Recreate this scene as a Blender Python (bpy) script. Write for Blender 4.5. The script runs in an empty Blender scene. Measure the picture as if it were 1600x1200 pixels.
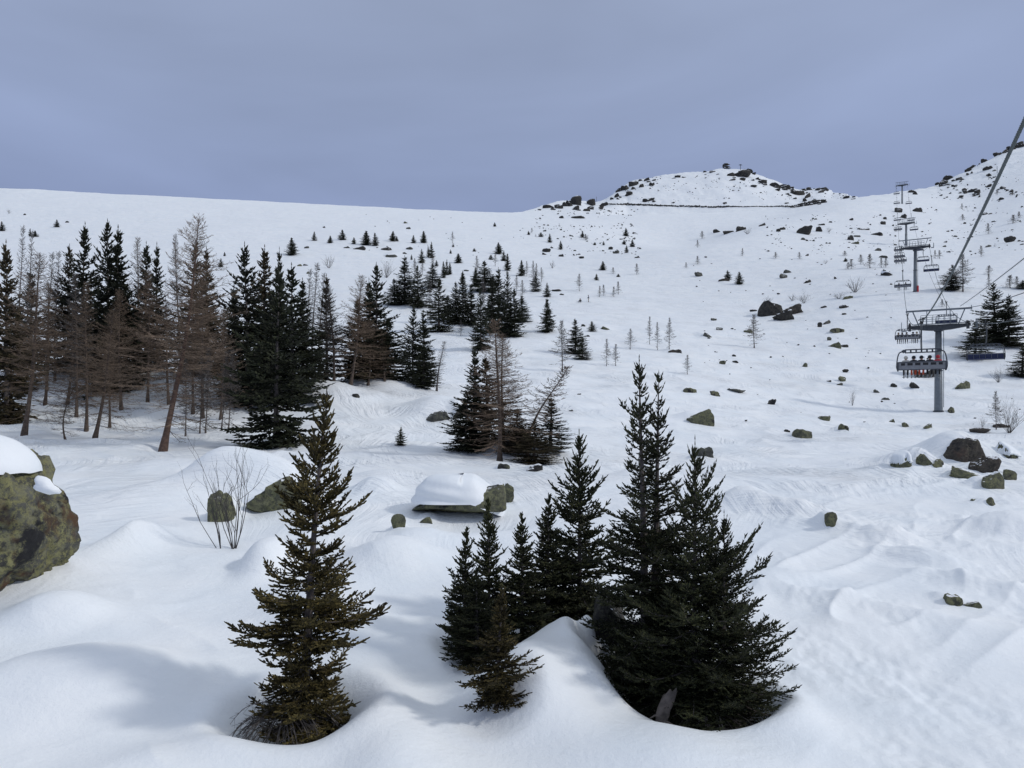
import bpy, bmesh, math, random
import numpy as np
from mathutils import Vector, Matrix, Quaternion
from mathutils.bvhtree import BVHTree

scn = bpy.context.scene
COL = scn.collection
R = math.radians
F, HX, HY = 1150.0, 800.0, 660.0       # focal length and horizon of the photograph in its own pixels

# ------------------------------------------------------------------ camera
cd = bpy.data.cameras.new('camera')
cam = bpy.data.objects.new('camera', cd)
COL.objects.link(cam)
cam.location = (0, 0, 0)
cam.rotation_euler = (R(90), 0, 0)
cd.sensor_width = 36.0
cd.lens = 36.0 * F / 1600.0
cd.shift_y = (HY - 600.0) / 1600.0
cd.clip_start, cd.clip_end = 0.1, 6000
scn.camera = cam

# ------------------------------------------------------------------ sky and sun
SUN_AZ, SUN_EL = 103.0, 36.0           # degrees clockwise from the view direction (+Y), and above the horizon
world = bpy.data.worlds.new('World')
scn.world = world
world.use_nodes = True
nt = world.node_tree
nt.nodes.clear()
N = nt.nodes.new
sky = N('ShaderNodeTexSky')
sky.sky_type = 'NISHITA'
sky.sun_disc = False
sky.sun_elevation = R(SUN_EL)
sky.sun_rotation = R(SUN_AZ)
sky.altitude = 2200
sky.air_density = 1.0
sky.dust_density = 3.0
bg1 = N('ShaderNodeBackground'); bg1.inputs[1].default_value = 0.06
nt.links.new(sky.outputs[0], bg1.inputs[0])
tc = N('ShaderNodeTexCoord')
sep = N('ShaderNodeSeparateXYZ'); nt.links.new(tc.outputs['Generated'], sep.inputs[0])
ramp = N('ShaderNodeValToRGB')         # high thin overcast: darker and bluer low down, brighter towards the zenith
cr = ramp.color_ramp
cr.elements[0].position = 0.0; cr.elements[0].color = (0.228, 0.282, 0.480, 1)
cr.elements[1].position = 1.0; cr.elements[1].color = (0.80, 0.86, 0.93, 1)
for p_, c_ in ((0.22, (0.248, 0.305, 0.495, 1)), (0.34, (0.295, 0.360, 0.545, 1)), (0.52, (0.350, 0.418, 0.590, 1))):
    e = cr.elements.new(p_); e.color = c_
nt.links.new(sep.outputs[2], ramp.inputs[0])
mp = N('ShaderNodeMapping'); mp.inputs['Scale'].default_value = (1.0, 1.0, 3.2)
mp.inputs['Rotation'].default_value = (0.15, 0.35, 0.3)
nt.links.new(tc.outputs['Generated'], mp.inputs[0])
no = N('ShaderNodeTexNoise'); no.inputs['Scale'].default_value = 1.6; no.inputs['Detail'].default_value = 4.0
no.inputs['Roughness'].default_value = 0.5; no.inputs['Distortion'].default_value = 0.4
nt.links.new(mp.outputs[0], no.inputs['Vector'])
mr = N('ShaderNodeMapRange'); mr.inputs['From Min'].default_value = 0.3; mr.inputs['From Max'].default_value = 0.7
mr.inputs['To Min'].default_value = 0.87; mr.inputs['To Max'].default_value = 1.14
nt.links.new(no.outputs[0], mr.inputs[0])
bg2 = N('ShaderNodeBackground')
nt.links.new(ramp.outputs[0], bg2.inputs[0]); nt.links.new(mr.outputs[0], bg2.inputs[1])
mix = N('ShaderNodeMixShader'); mix.inputs[0].default_value = 0.86
out = N('ShaderNodeOutputWorld')
nt.links.new(bg1.outputs[0], mix.inputs[1]); nt.links.new(bg2.outputs[0], mix.inputs[2])
nt.links.new(mix.outputs[0], out.inputs[0])

sd = bpy.data.lights.new('sun', 'SUN')
sd.energy = 1.50
sd.angle = R(5.5)
sd.color = (1.0, 0.965, 0.91)
sun = bpy.data.objects.new('sun', sd)
COL.objects.link(sun)
sdir = Vector((math.sin(R(SUN_AZ)) * math.cos(R(SUN_EL)), math.cos(R(SUN_AZ)) * math.cos(R(SUN_EL)), math.sin(R(SUN_EL))))
sun.rotation_euler = sdir.to_track_quat('Z', 'Y').to_euler()
sun.location = sdir * 60

vs = scn.view_settings
scn.display_settings.display_device = 'sRGB'
vs.view_transform = 'Standard'; vs.look = 'None'; vs.exposure = 0.07; vs.gamma = 1.0
vs.use_curve_mapping = False
scn.cycles.max_bounces = 6
scn.cycles.diffuse_bounces = 3

# ------------------------------------------------------------------ helpers
def link(o, parent=None):
    COL.objects.link(o)
    if parent is not None:
        o.parent = parent
    return o

def tag(o, label=None, cat=None, group=None, kind=None):
    if label: o['label'] = label
    if cat: o['category'] = cat
    if group: o['group'] = group
    if kind: o['kind'] = kind
    return o

def empty(name, loc=(0, 0, 0), rz=0.0):
    o = bpy.data.objects.new(name, None)
    o.empty_display_size = 0.3
    o.location = loc
    o.rotation_euler = (0, 0, rz)
    return link(o)

def np_mesh(name, V, Fc, mats=(), smooth=False, mi=None):
    """V (n,3) array, Fc list of face arrays of equal width."""
    me = bpy.data.meshes.new(name)
    V = np.asarray(V, dtype=np.float32)
    if not isinstance(Fc, (list, tuple)):
        Fc = [Fc]
    Fc = [np.asarray(f, dtype=np.int32) for f in Fc if len(f)]
    loops = np.concatenate([f.ravel() for f in Fc])
    tot = np.concatenate([np.full(len(f), f.shape[1], dtype=np.int32) for f in Fc])
    start = np.concatenate([[0], np.cumsum(tot)[:-1]]).astype(np.int32)
    me.vertices.add(len(V)); me.vertices.foreach_set('co', V.ravel())
    me.loops.add(len(loops)); me.loops.foreach_set('vertex_index', loops)
    me.polygons.add(len(tot)); me.polygons.foreach_set('loop_start', start); me.polygons.foreach_set('loop_total', tot)
    if mi is not None:
        me.polygons.foreach_set('material_index', np.asarray(mi, dtype=np.int32))
    me.polygons.foreach_set('use_smooth', np.full(len(tot), smooth, dtype=bool))
    me.update(calc_edges=True)
    for m in mats:
        me.materials.append(m)
    return me

def meshobj(name, me, parent=None, loc=None, rot=None):
    o = bpy.data.objects.new(name, me)
    if loc is not None: o.location = loc
    if rot is not None: o.rotation_euler = rot
    return link(o, parent)

# numpy gradient noise
def _h(ix, iy, s):
    n = (ix.astype(np.int64) * 374761393 + iy.astype(np.int64) * 668265263 + s * 1442695041) & 0xffffffff
    n = ((n ^ (n >> 13)) * 1274126177) & 0xffffffff
    return ((n ^ (n >> 16)) & 0xffff) / 65536.0 * 2 * np.pi

def pn(x, y, s=0):
    x = np.asarray(x, float); y = np.asarray(y, float)
    ix = np.floor(x); iy = np.floor(y); fx = x - ix; fy = y - iy
    u = fx**3 * (fx * (fx * 6 - 15) + 10); v = fy**3 * (fy * (fy * 6 - 15) + 10)
    def g(dx, dy):
        a = _h(ix + dx, iy + dy, s)
        return np.cos(a) * (fx - dx) + np.sin(a) * (fy - dy)
    return (g(0, 0) * (1 - u) + g(1, 0) * u) * (1 - v) + (g(0, 1) * (1 - u) + g(1, 1) * u) * v

def sst(a, b, x):
    t = np.clip((x - a) / (b - a), 0, 1)
    return t * t * (3 - 2 * t)

# ------------------------------------------------------------------ terrain height
ROWS = [3, 6, 8, 9.3, 11, 14, 18, 24, 30, 38, 46, 55, 64, 76, 90, 110, 140, 180, 240, 310, 380, 450, 485]
NEAR = [2430, 1540, 1305, 1200, 1110, 985, 888, 800, 750]
TAB = {
    -900: [708, 680, 636, 590, 592, 584, 556, 515, 470, 420, 378, 344, 315, 292],
    0:    [708, 680, 634, 588, 590, 583, 556, 515, 470, 420, 376, 340, 308, 293],
    150:  [708, 681, 632, 584, 588, 582, 556, 515, 470, 420, 377, 342, 312, 301],
    300:  [709, 682, 636, 588, 590, 582, 556, 515, 470, 421, 378, 344, 318, 308],
    450:  [711, 684, 642, 598, 592, 582, 557, 516, 471, 422, 381, 348, 325, 316],
    600:  [713, 687, 648, 610, 600, 586, 558, 517, 472, 424, 384, 352, 332, 324],
    750:  [717, 692, 657, 626, 610, 590, 558, 517, 473, 428, 390, 358, 339, 331],
    900:  [722, 698, 666, 640, 618, 595, 562, 520, 477, 434, 396, 366, 345, 336],
    1050: [727, 704, 676, 652, 630, 604, 570, 528, 484, 440, 388, 385, 352, 334],
    1200: [732, 712, 688, 668, 646, 624, 586, 536, 484, 432, 374, 351, 342, 328],
    1350: [738, 718, 696, 680, 662, 640, 596, 534, 464, 416, 380, 344, 314, 309],
    1500: [742, 722, 698, 683, 666, 643, 600, 528, 452, 411, 386, 354, 325, 316],
    1650: [742, 722, 698, 682, 664, 640, 596, 524, 450, 402, 362, 324, 290, 274],
    2500: [742, 722, 698, 682, 664, 640, 596, 524, 450, 400, 355, 310, 270, 250],
}
CREST = [(-900, 290), (0, 293), (60, 297), (100, 300), (200, 304), (300, 308), (400, 314), (500, 319), (600, 324), (700, 329), (760, 331),
         (815, 331), (845, 322), (870, 315), (900, 311), (925, 317), (945, 312), (965, 297), (985, 283), (1010, 277), (1050, 272), (1100, 268),
         (1130, 263), (1160, 265), (1185, 273), (1225, 289), (1250, 296), (1285, 294), (1300, 299), (1340, 308), (1380, 304), (1410, 299),
         (1440, 295), (1465, 290), (1500, 271), (1530, 257), (1560, 241), (1600, 227), (1700, 205), (2500, 180)]
CRD = [(-900, 485), (800, 490), (850, 545), (930, 600), (980, 640), (1300, 640), (1345, 520), (1420, 560), (1500, 600), (1700, 660), (2500, 700)]

def pchip(x, y, q):
    x = np.asarray(x, float); y = np.asarray(y, float)
    h = np.diff(x); dl = np.diff(y) / h
    m = np.zeros_like(y)
    for i in range(1, len(x) - 1):
        if dl[i - 1] * dl[i] > 0:
            w1 = 2 * h[i] + h[i - 1]; w2 = h[i] + 2 * h[i - 1]
            m[i] = (w1 + w2) / (w1 / dl[i - 1] + w2 / dl[i])
    m[0] = dl[0]; m[-1] = dl[-1]
    i = np.clip(np.searchsorted(x, q) - 1, 0, len(x) - 2)
    t = (q - x[i]) / h[i]
    return ((2 * t**3 - 3 * t**2 + 1) * y[i] + (t**3 - 2 * t**2 + t) * h[i] * m[i] + (-2 * t**3 + 3 * t**2) * y[i + 1] + (t**3 - t**2) * h[i] * m[i + 1])

LD0, LD1, NL = math.log(3.0), math.log(1500.0), 900
PX0, PX1, NP = -900.0, 2500.0, 681
def build_table():
    ld = np.linspace(LD0, LD1, NL); d = np.exp(ld)
    pxs = np.linspace(PX0, PX1, NP)
    ks = sorted(TAB)
    lr = np.log(ROWS)
    colz = []
    for k in ks:
        ys = np.array(NEAR + TAB[k], float)
        colz.append(pchip(lr, ys, np.clip(ld, lr[0], lr[-1])))
    colz = np.array(colz)
    G = np.empty((NP, NL))
    for j in range(NL):
        G[:, j] = pchip(ks, colz[:, j], pxs)
    ker = np.exp(-(np.arange(-8, 9) / 4.0) ** 2); ker /= ker.sum()
    Gp = np.pad(G, ((8, 8), (0, 0)), 'edge')
    G = sum(ker[i] * Gp[i:i + NP] for i in range(17))
    ker = np.exp(-(np.arange(-6, 7) / 2.6) ** 2); ker /= ker.sum()
    Gp = np.pad(G, ((0, 0), (6, 6)), 'edge')
    G = sum(ker[i] * Gp[:, i:i + NL] for i in range(13))
    cr_ = np.interp(pxs, *zip(*CREST))
    dc = np.interp(pxs, *zip(*CRD))
    j485 = int(np.searchsorted(d, 485))
    y485 = G[:, j485].copy()
    st = np.where(pxs > 1335, 485.0, np.where(pxs < 960, 490.0, 535.0))
    st = np.convolve(np.pad(st, 4, 'edge'), np.ones(9) / 9, 'valid')
    st = np.minimum(st, dc - 15)
    D = d[None, :]
    t = np.clip((D - st[:, None]) / (dc - st)[:, None], 0, 1)
    t = 1 - (1 - t) ** 1.3
    far = y485[:, None] + (cr_ - y485)[:, None] * t
    zc = (HY - cr_) * dc / F
    over = np.maximum(D - dc[:, None], 0)
    zf = zc[:, None] - 0.02 * over - 0.0009 * over ** 2 * np.exp(-over / 300) * 1.0
    yb = HY - F * zf / D
    G = np.where(D <= d[j485], G, np.where(D <= dc[:, None], far, yb))
    # gentle blend of the left crest where the shelf value differs
    return G
GT = build_table()

MOUNDS = []      # (x, y, h, rx, ry, rot, power)
def mound(px, d, h, rx, ry, rot=0.0, pw=1.0):
    MOUNDS.append(((px - HX) / F * d, d, h, rx, ry, R(rot), pw))
mound(118, 11.6, 0.62, 1.85, 1.15, 6, 1.35)
mound(208, 19.6, 0.80, 0.75, 1.4, -10, 0.75)
mound(225, 26, 0.42, 2.4, 1.5, 8, 1.2)
mound(-60, 16.5, 0.9, 2.6, 1.6, 0, 1.1)
mound(88, 14.6, 0.50, 0.95, 0.7, 20, 1.2)
mound(395, 27.6, 1.40, 2.1, 1.3, 4, 1.5)
mound(320, 27.5, 0.45, 1.6, 1.2, 30, 1.1)
mound(418, 18.2, 0.70, 0.62, 0.85, 0, 1.5)
mound(618, 18.4, 0.62, 1.2, 1.2, 24, 1.2)
mound(655, 20.8, 0.25, 0.9, 0.8, 0, 1.2)
mound(590, 27.5, 0.55, 0.85, 0.75, 0, 1.3)
mound(600, 30, 0.35, 1.3, 0.8, 0, 1.2)
mound(735, 22.6, -0.28, 1.9, 0.9, 0, 1.3)
mound(870, 11.7, 0.66, 1.0, 1.45, -14, 1.5)
mound(800, 11.0, 0.35, 0.9, 0.9, 0, 1.2)
mound(880, 12.9, 0.20, 0.40, 0.5, -20, 1.1)
mound(922, 13.0, 0.34, 0.17, 0.17, -20, 1.2)
mound(1165, 25.0, 0.62, 1.1, 0.8, 12, 1.0)
mound(1235, 23.6, 0.55, 1.5, 0.6, -32, 1.1)
mound(1310, 21.6, 0.30, 1.2, 0.45, -36, 1.0)
mound(1392, 20.4, 0.36, 0.75, 0.6, -30, 1.2)
mound(1440, 18.6, 0.35, 1.0, 0.5, -40, 1.0)
mound(1585, 21.4, 0.6, 1.2, 0.8, -10, 1.3)
mound(1540, 16.5, 0.25, 1.6, 0.4, -48, 1.0)
mound(1345, 15.4, 0.16, 2.2, 0.4, -40, 1.0)
mound(1425, 41, 1.0, 1.8, 1.5, 0, 1.3)
mound(1500, 45, 1.3, 3.4, 2.0, 0, 1.4)
mound(1390, 33, 0.55, 1.8, 1.0, -15, 1.1)
mound(1250, 33, 0.35, 2.4, 0.9, -10, 1.1)
mound(690, 57, 1.2, 2.8, 2.2, 0, 1.3)
mound(600, 66, 0.9, 4.0, 2.0, 0, 1.2)
mound(520, 60, 0.8, 3.0, 2.0, 0, 1.2)
mound(200, 62, 0.7, 7.0, 2.0, 0, 1.2)
mound(400, 61, 0.7, 4.0, 2.0, 0, 1.2)
mound(820, 41.5, 0.9, 2.0, 1.6, 0, 1.3)
mound(500, 14.5, 0.35, 1.0, 1.6, 20, 1.1)
mound(600, 10.2, 0.30, 0.7, 2.4, 20, 1.1)
mound(300, 9.4, 0.22, 1.6, 0.6, 25, 1.1)
mound(1230, 10.4, 0.22, 0.7, 1.0, 0, 1.1)
mound(1000, 9.6, 0.30, 1.6, 0.8, -20, 1.2)
mound(1010, 31, 0.5, 1.2, 0.9, 0, 1.2)
mound(310, 34, 0.35, 3.0, 1.2, 5, 1.2)
mound(470, 36, 0.4, 2.5, 1.2, -5, 1.2)
mound(1460, 92, 1.0, 8, 3, 0, 1.1)

WELLS = []       # (x, y, depth, radius)
def well(px, d, dep, r):
    WELLS.append(((px - HX) / F * d, d, dep, r))

def H(X, Y):
    X = np.asarray(X, float); Y = np.asarray(Y, float)
    r = np.hypot(X, Y); th = np.arctan2(X, Y)
    thm = 0.97
    tcl = np.clip(th, -thm, thm)
    d = np.maximum(r * np.cos(tcl), 3.0)
    px = HX + F * np.tan(tcl)
    a = np.clip((px - PX0) / (PX1 - PX0) * (NP - 1), 0, NP - 1.001)
    b = np.clip((np.log(d) - LD0) / (LD1 - LD0) * (NL - 1), 0, NL - 1.001)
    i = a.astype(int); j = b.astype(int); fa = a - i; fb = b - j
    y = (GT[i, j] * (1 - fa) + GT[i + 1, j] * fa) * (1 - fb) + (GT[i, j + 1] * (1 - fa) + GT[i + 1, j + 1] * fa) * fb
    z = (HY - y) * d / F
    for (mx, my, h, rx, ry, ro, pw) in MOUNDS:
        m = (np.abs(X - mx) < 3.2 * max(rx, ry)) & (np.abs(Y - my) < 3.2 * max(rx, ry))
        if not m.any():
            continue
        dx = X[m] - mx if X.ndim else X - mx
        dy = Y[m] - my if X.ndim else Y - my
        c, s = math.cos(ro), math.sin(ro)
        q = ((dx * c + dy * s) / rx) ** 2 + ((-dx * s + dy * c) / ry) ** 2
        if X.ndim:
            z[m] += h * np.exp(-q ** pw)
        else:
            z = z + h * np.exp(-q ** pw)
    # drifts and undulation, growing with distance
    w1 = sst(24, 45, d)
    w2 = sst(80, 200, d)
    nearl = 1 - sst(20, 30, d)
    cr_ = 1 - np.abs(pn(X / 2.3 + 0.5 * pn(X / 1.7, Y / 1.7, 51), Y / 1.6, 52)) * 2.6
    z = z + 0.075 * nearl * np.clip(cr_, 0, 1) ** 2 * np.clip(0.2 + 1.6 * pn(X / 3.1, Y / 3.1, 53), 0, 1)
    z = z + 0.016 * nearl * pn((X + 0.4 * Y) / 0.55, (Y - 0.4 * X) / 0.16, 54) * np.clip(1.8 * pn(X / 1.9, Y / 2.4, 55), 0, 1)
    z = z + 0.035 * pn(X / 0.9, Y / 1.3, 11) + 0.08 * pn(X / 2.6, Y / 2.1, 3) * (1 + 0.5 * w1)
    z = z + 0.20 * w1 * (1 - 0.4 * w2) * pn(X / 6.5, Y / 4.5, 4) + 0.30 * sst(15, 60, d) * pn(X / 17, Y / 13, 5)
    rid = 1 - np.abs(pn(X / 7.0 + 0.6 * pn(X / 9, Y / 9, 8), Y / 3.4, 9)) * 2.2
    z = z + 0.21 * np.clip(rid, 0, 1) ** 3 * w1 * (1 - sst(90, 160, d))
    z = z + w2 * (1.3 * pn(X / 60, Y / 50, 6) * (1 - sst(430, 480, d)) + 0.35 * pn(X / 18, Y / 13, 7))
    ridge_r = sst(820, 900, px) * sst(500, 560, d)
    z = z + ridge_r * (1.8 * pn(X / 14, Y / 12, 21) + 0.9 * np.abs(pn(X / 6, Y / 6, 22)))
    # churned powder in the lower right, wind ripples elsewhere close by
    ch = sst(1120, 1260, px) * (1 - sst(22, 34, d)) * np.clip(0.5 + 1.4 * pn(X / 2.4, Y / 2.4, 31), 0, 1)
    z = z + ch * (0.075 * pn(X / 0.42, Y / 0.42, 32) + 0.040 * pn(X / 0.17, Y / 0.17, 33))
    lip = sst(1100, 1250, px) * sst(10, 14, d) * (1 - sst(30, 42, d))
    a_ = (X * 0.77 + Y * 0.64); b_ = (-X * 0.64 + Y * 0.77)
    rl = 1 - np.abs(pn(a_ / 5.5 + 0.5 * pn(X / 3, Y / 3, 44), b_ / 1.5, 43)) * 2.4
    z = z + lip * 0.17 * np.clip(rl, 0, 1) ** 2.5 * np.clip(0.45 + 1.3 * pn(X / 4, Y / 4, 45), 0, 1)
    mid = sst(16, 22, d) * (1 - sst(60, 80, d)) * sst(600, 720, px + 200 * pn(X / 8, Y / 8, 40))
    z = z + mid * (0.05 * pn(X / 0.9, Y / 0.5, 34) + 0.025 * pn(X / 0.35, Y / 0.25, 35)) * np.clip(0.4 + 1.6 * pn(X / 5, Y / 4, 36), 0, 1)
    for (wx, wy, dep, wr) in WELLS:
        q = ((X - wx) ** 2 + (Y - wy) ** 2) / wr ** 2
        z = z - dep * np.exp(-q ** 1.3) + 0.16 * dep * np.exp(-((np.sqrt(q) - 1.55) / 0.35) ** 2)
    # downhill behind and beside the lift line
    wb = sst(1.15, 2.2, np.abs(th))
    z = z * (1 - wb) + (-4.8 + 0.28 * np.minimum(Y, 0) + 0.12 * np.maximum(Y, 0)) * wb
    w0 = 1 - sst(2.0, 5.0, r)
    return z * (1 - w0) + (-4.7) * w0

# near trees stand in wells melted into the snow
well(468, 10.75, 0.50, 0.85)
well(778, 10.45, 0.15, 0.45)
well(1010, 12.0, 0.50, 0.80)
well(1090, 11.3, 0.42, 0.9)
well(1150, 11.0, 0.30, 0.6)
well(905, 14.6, 0.30, 0.6)
well(765, 13.6, 0.35, 0.75)
well(955, 12.5, 0.45, 0.5)
well(258, 40, 0.25, 1.0)
well(432, 42, 0.3, 1.5)
well(782, 37.5, 0.3, 0.9)

LDm = np.exp(np.linspace(math.log(5.0), math.log(760), 2600))
def hit(px, py, dmin=0.0, dmax=760):
    """first point of the slope met by the line of sight through a point of the photograph"""
    u = (px - HX) / F; s = (HY - py) / F
    dd = LDm[(LDm >= dmin) & (LDm <= dmax)]
    h = H(u * dd, dd)
    k = np.nonzero(h >= s * dd)[0]
    if len(k) == 0:
        i = int(np.argmax(h / dd))
    else:
        i = int(k[0])
    d = float(dd[i])
    return Vector((u * d, d, float(h[i])))

def at(px, d):
    u = (px - HX) / F
    return Vector((u * d, d, float(H(np.array([u * d]), np.array([float(d)]))[0])))

# ------------------------------------------------------------------ materials
def new_mat(name):
    m = bpy.data.materials.new(name); m.use_nodes = True
    t = m.node_tree; b = t.nodes['Principled BSDF']
    return m, t, b

def simple(name, col, rough=0.6, metal=0.0, var=0.0, scale=6.0, bump=0.0):
    m, t, b = new_mat(name)
    b.inputs['Base Color'].default_value = (*col, 1)
    b.inputs['Roughness'].default_value = rough
    b.inputs['Metallic'].default_value = metal
    if var or bump:
        tc = t.nodes.new('ShaderNodeTexCoord')
        n = t.nodes.new('ShaderNodeTexNoise'); n.inputs['Scale'].default_value = scale; n.inputs['Detail'].default_value = 6
        t.links.new(tc.outputs['Object'], n.inputs['Vector'])
        if var:
            r = t.nodes.new('ShaderNodeValToRGB')
            r.color_ramp.elements[0].position = 0.3; r.color_ramp.elements[1].position = 0.7
            r.color_ramp.elements[0].color = (*[c * (1 - var) for c in col], 1)
            r.color_ramp.elements[1].color = (*[min(1, c * (1 + var)) for c in col], 1)
            t.links.new(n.outputs[0], r.inputs[0]); t.links.new(r.outputs[0], b.inputs['Base Color'])
        if bump:
            bp = t.nodes.new('ShaderNodeBump'); bp.inputs['Strength'].default_value = 0.8; bp.inputs['Distance'].default_value = bump
            t.links.new(n.outputs[0], bp.inputs['Height']); t.links.new(bp.outputs[0], b.inputs['Normal'])
    return m

def foliage(name, c0, c1, c2):
    m, t, b = new_mat(name)
    g = t.nodes.new('ShaderNodeNewGeometry')
    r = t.nodes.new('ShaderNodeValToRGB'); e = r.color_ramp.elements
    e[0].color = (*c0, 1); e[0].position = 0.0; e[1].color = (*c2, 1); e[1].position = 1.0
    k = e.new(0.6); k.color = (*c1, 1)
    t.links.new(g.outputs['Random Per Island'], r.inputs[0])
    tc = t.nodes.new('ShaderNodeTexCoord')
    n = t.nodes.new('ShaderNodeTexNoise'); n.inputs['Scale'].default_value = 1.6; n.inputs['Detail'].default_value = 3
    t.links.new(tc.outputs['Object'], n.inputs['Vector'])
    n2 = t.nodes.new('ShaderNodeTexNoise'); n2.inputs['Scale'].default_value = 90; n2.inputs['Detail'].default_value = 2
    t.links.new(tc.outputs['Object'], n2.inputs['Vector'])
    oi = t.nodes.new('ShaderNodeObjectInfo')
    mr = t.nodes.new('ShaderNodeMapRange'); mr.inputs['From Min'].default_value = 0.3; mr.inputs['From Max'].default_value = 0.7
    mr.inputs['To Min'].default_value = 0.6; mr.inputs['To Max'].default_value = 1.35
    t.links.new(n.outputs[0], mr.inputs[0])
    ml = t.nodes.new('ShaderNodeMath'); ml.operation = 'MULTIPLY_ADD'; ml.inputs[1].default_value = 0.9; ml.inputs[2].default_value = 0.55
    t.links.new(n2.outputs[0], ml.inputs[0])
    m2 = t.nodes.new('ShaderNodeMath'); m2.operation = 'MULTIPLY'
    t.links.new(mr.outputs[0], m2.inputs[0]); t.links.new(ml.outputs[0], m2.inputs[1])
    m3 = t.nodes.new('ShaderNodeMath'); m3.operation = 'MULTIPLY_ADD'; m3.inputs[1].default_value = 0.5; m3.inputs[2].default_value = 0.75
    t.links.new(oi.outputs['Random'], m3.inputs[0])
    m4 = t.nodes.new('ShaderNodeMath'); m4.operation = 'MULTIPLY'
    t.links.new(m2.outputs[0], m4.inputs[0]); t.links.new(m3.outputs[0], m4.inputs[1])
    vm = t.nodes.new('ShaderNodeVectorMath'); vm.operation = 'SCALE'
    t.links.new(r.outputs[0], vm.inputs[0]); t.links.new(m4.outputs[0], vm.inputs['Scale'])
    t.links.new(vm.outputs[0], b.inputs['Base Color'])
    b.inputs['Roughness'].default_value = 0.75
    b.inputs['Specular IOR Level'].default_value = 0.25
    return m

M = {}
M['needles'] = foliage('spruce_needles', (0.011, 0.014, 0.007), (0.030, 0.034, 0.014), (0.062, 0.064, 0.024))
M['needles_olive'] = foliage('olive_needles', (0.018, 0.015, 0.005), (0.056, 0.045, 0.014), (0.110, 0.084, 0.026))
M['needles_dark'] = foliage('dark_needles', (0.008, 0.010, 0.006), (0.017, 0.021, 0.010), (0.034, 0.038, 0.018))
M['needles_brown'] = foliage('brown_needles', (0.022, 0.018, 0.010), (0.046, 0.038, 0.018), (0.080, 0.058, 0.030))
M['twig'] = foliage('larch_twig', (0.075, 0.052, 0.036), (0.130, 0.095, 0.070), (0.215, 0.158, 0.110))
M['twig_grey'] = foliage('grey_twig', (0.055, 0.048, 0.045), (0.095, 0.085, 0.080), (0.16, 0.145, 0.135))
M['bark'] = simple('bark', (0.085, 0.062, 0.048), 0.9, 0, 0.5, 9, 0.02)
M['bark_grey'] = simple('bark_grey', (0.10, 0.085, 0.078), 0.9, 0, 0.5, 9, 0.02)
M['bark_red'] = simple('bark_red', (0.088, 0.054, 0.040), 0.9, 0, 0.5, 9, 0.03)

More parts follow.
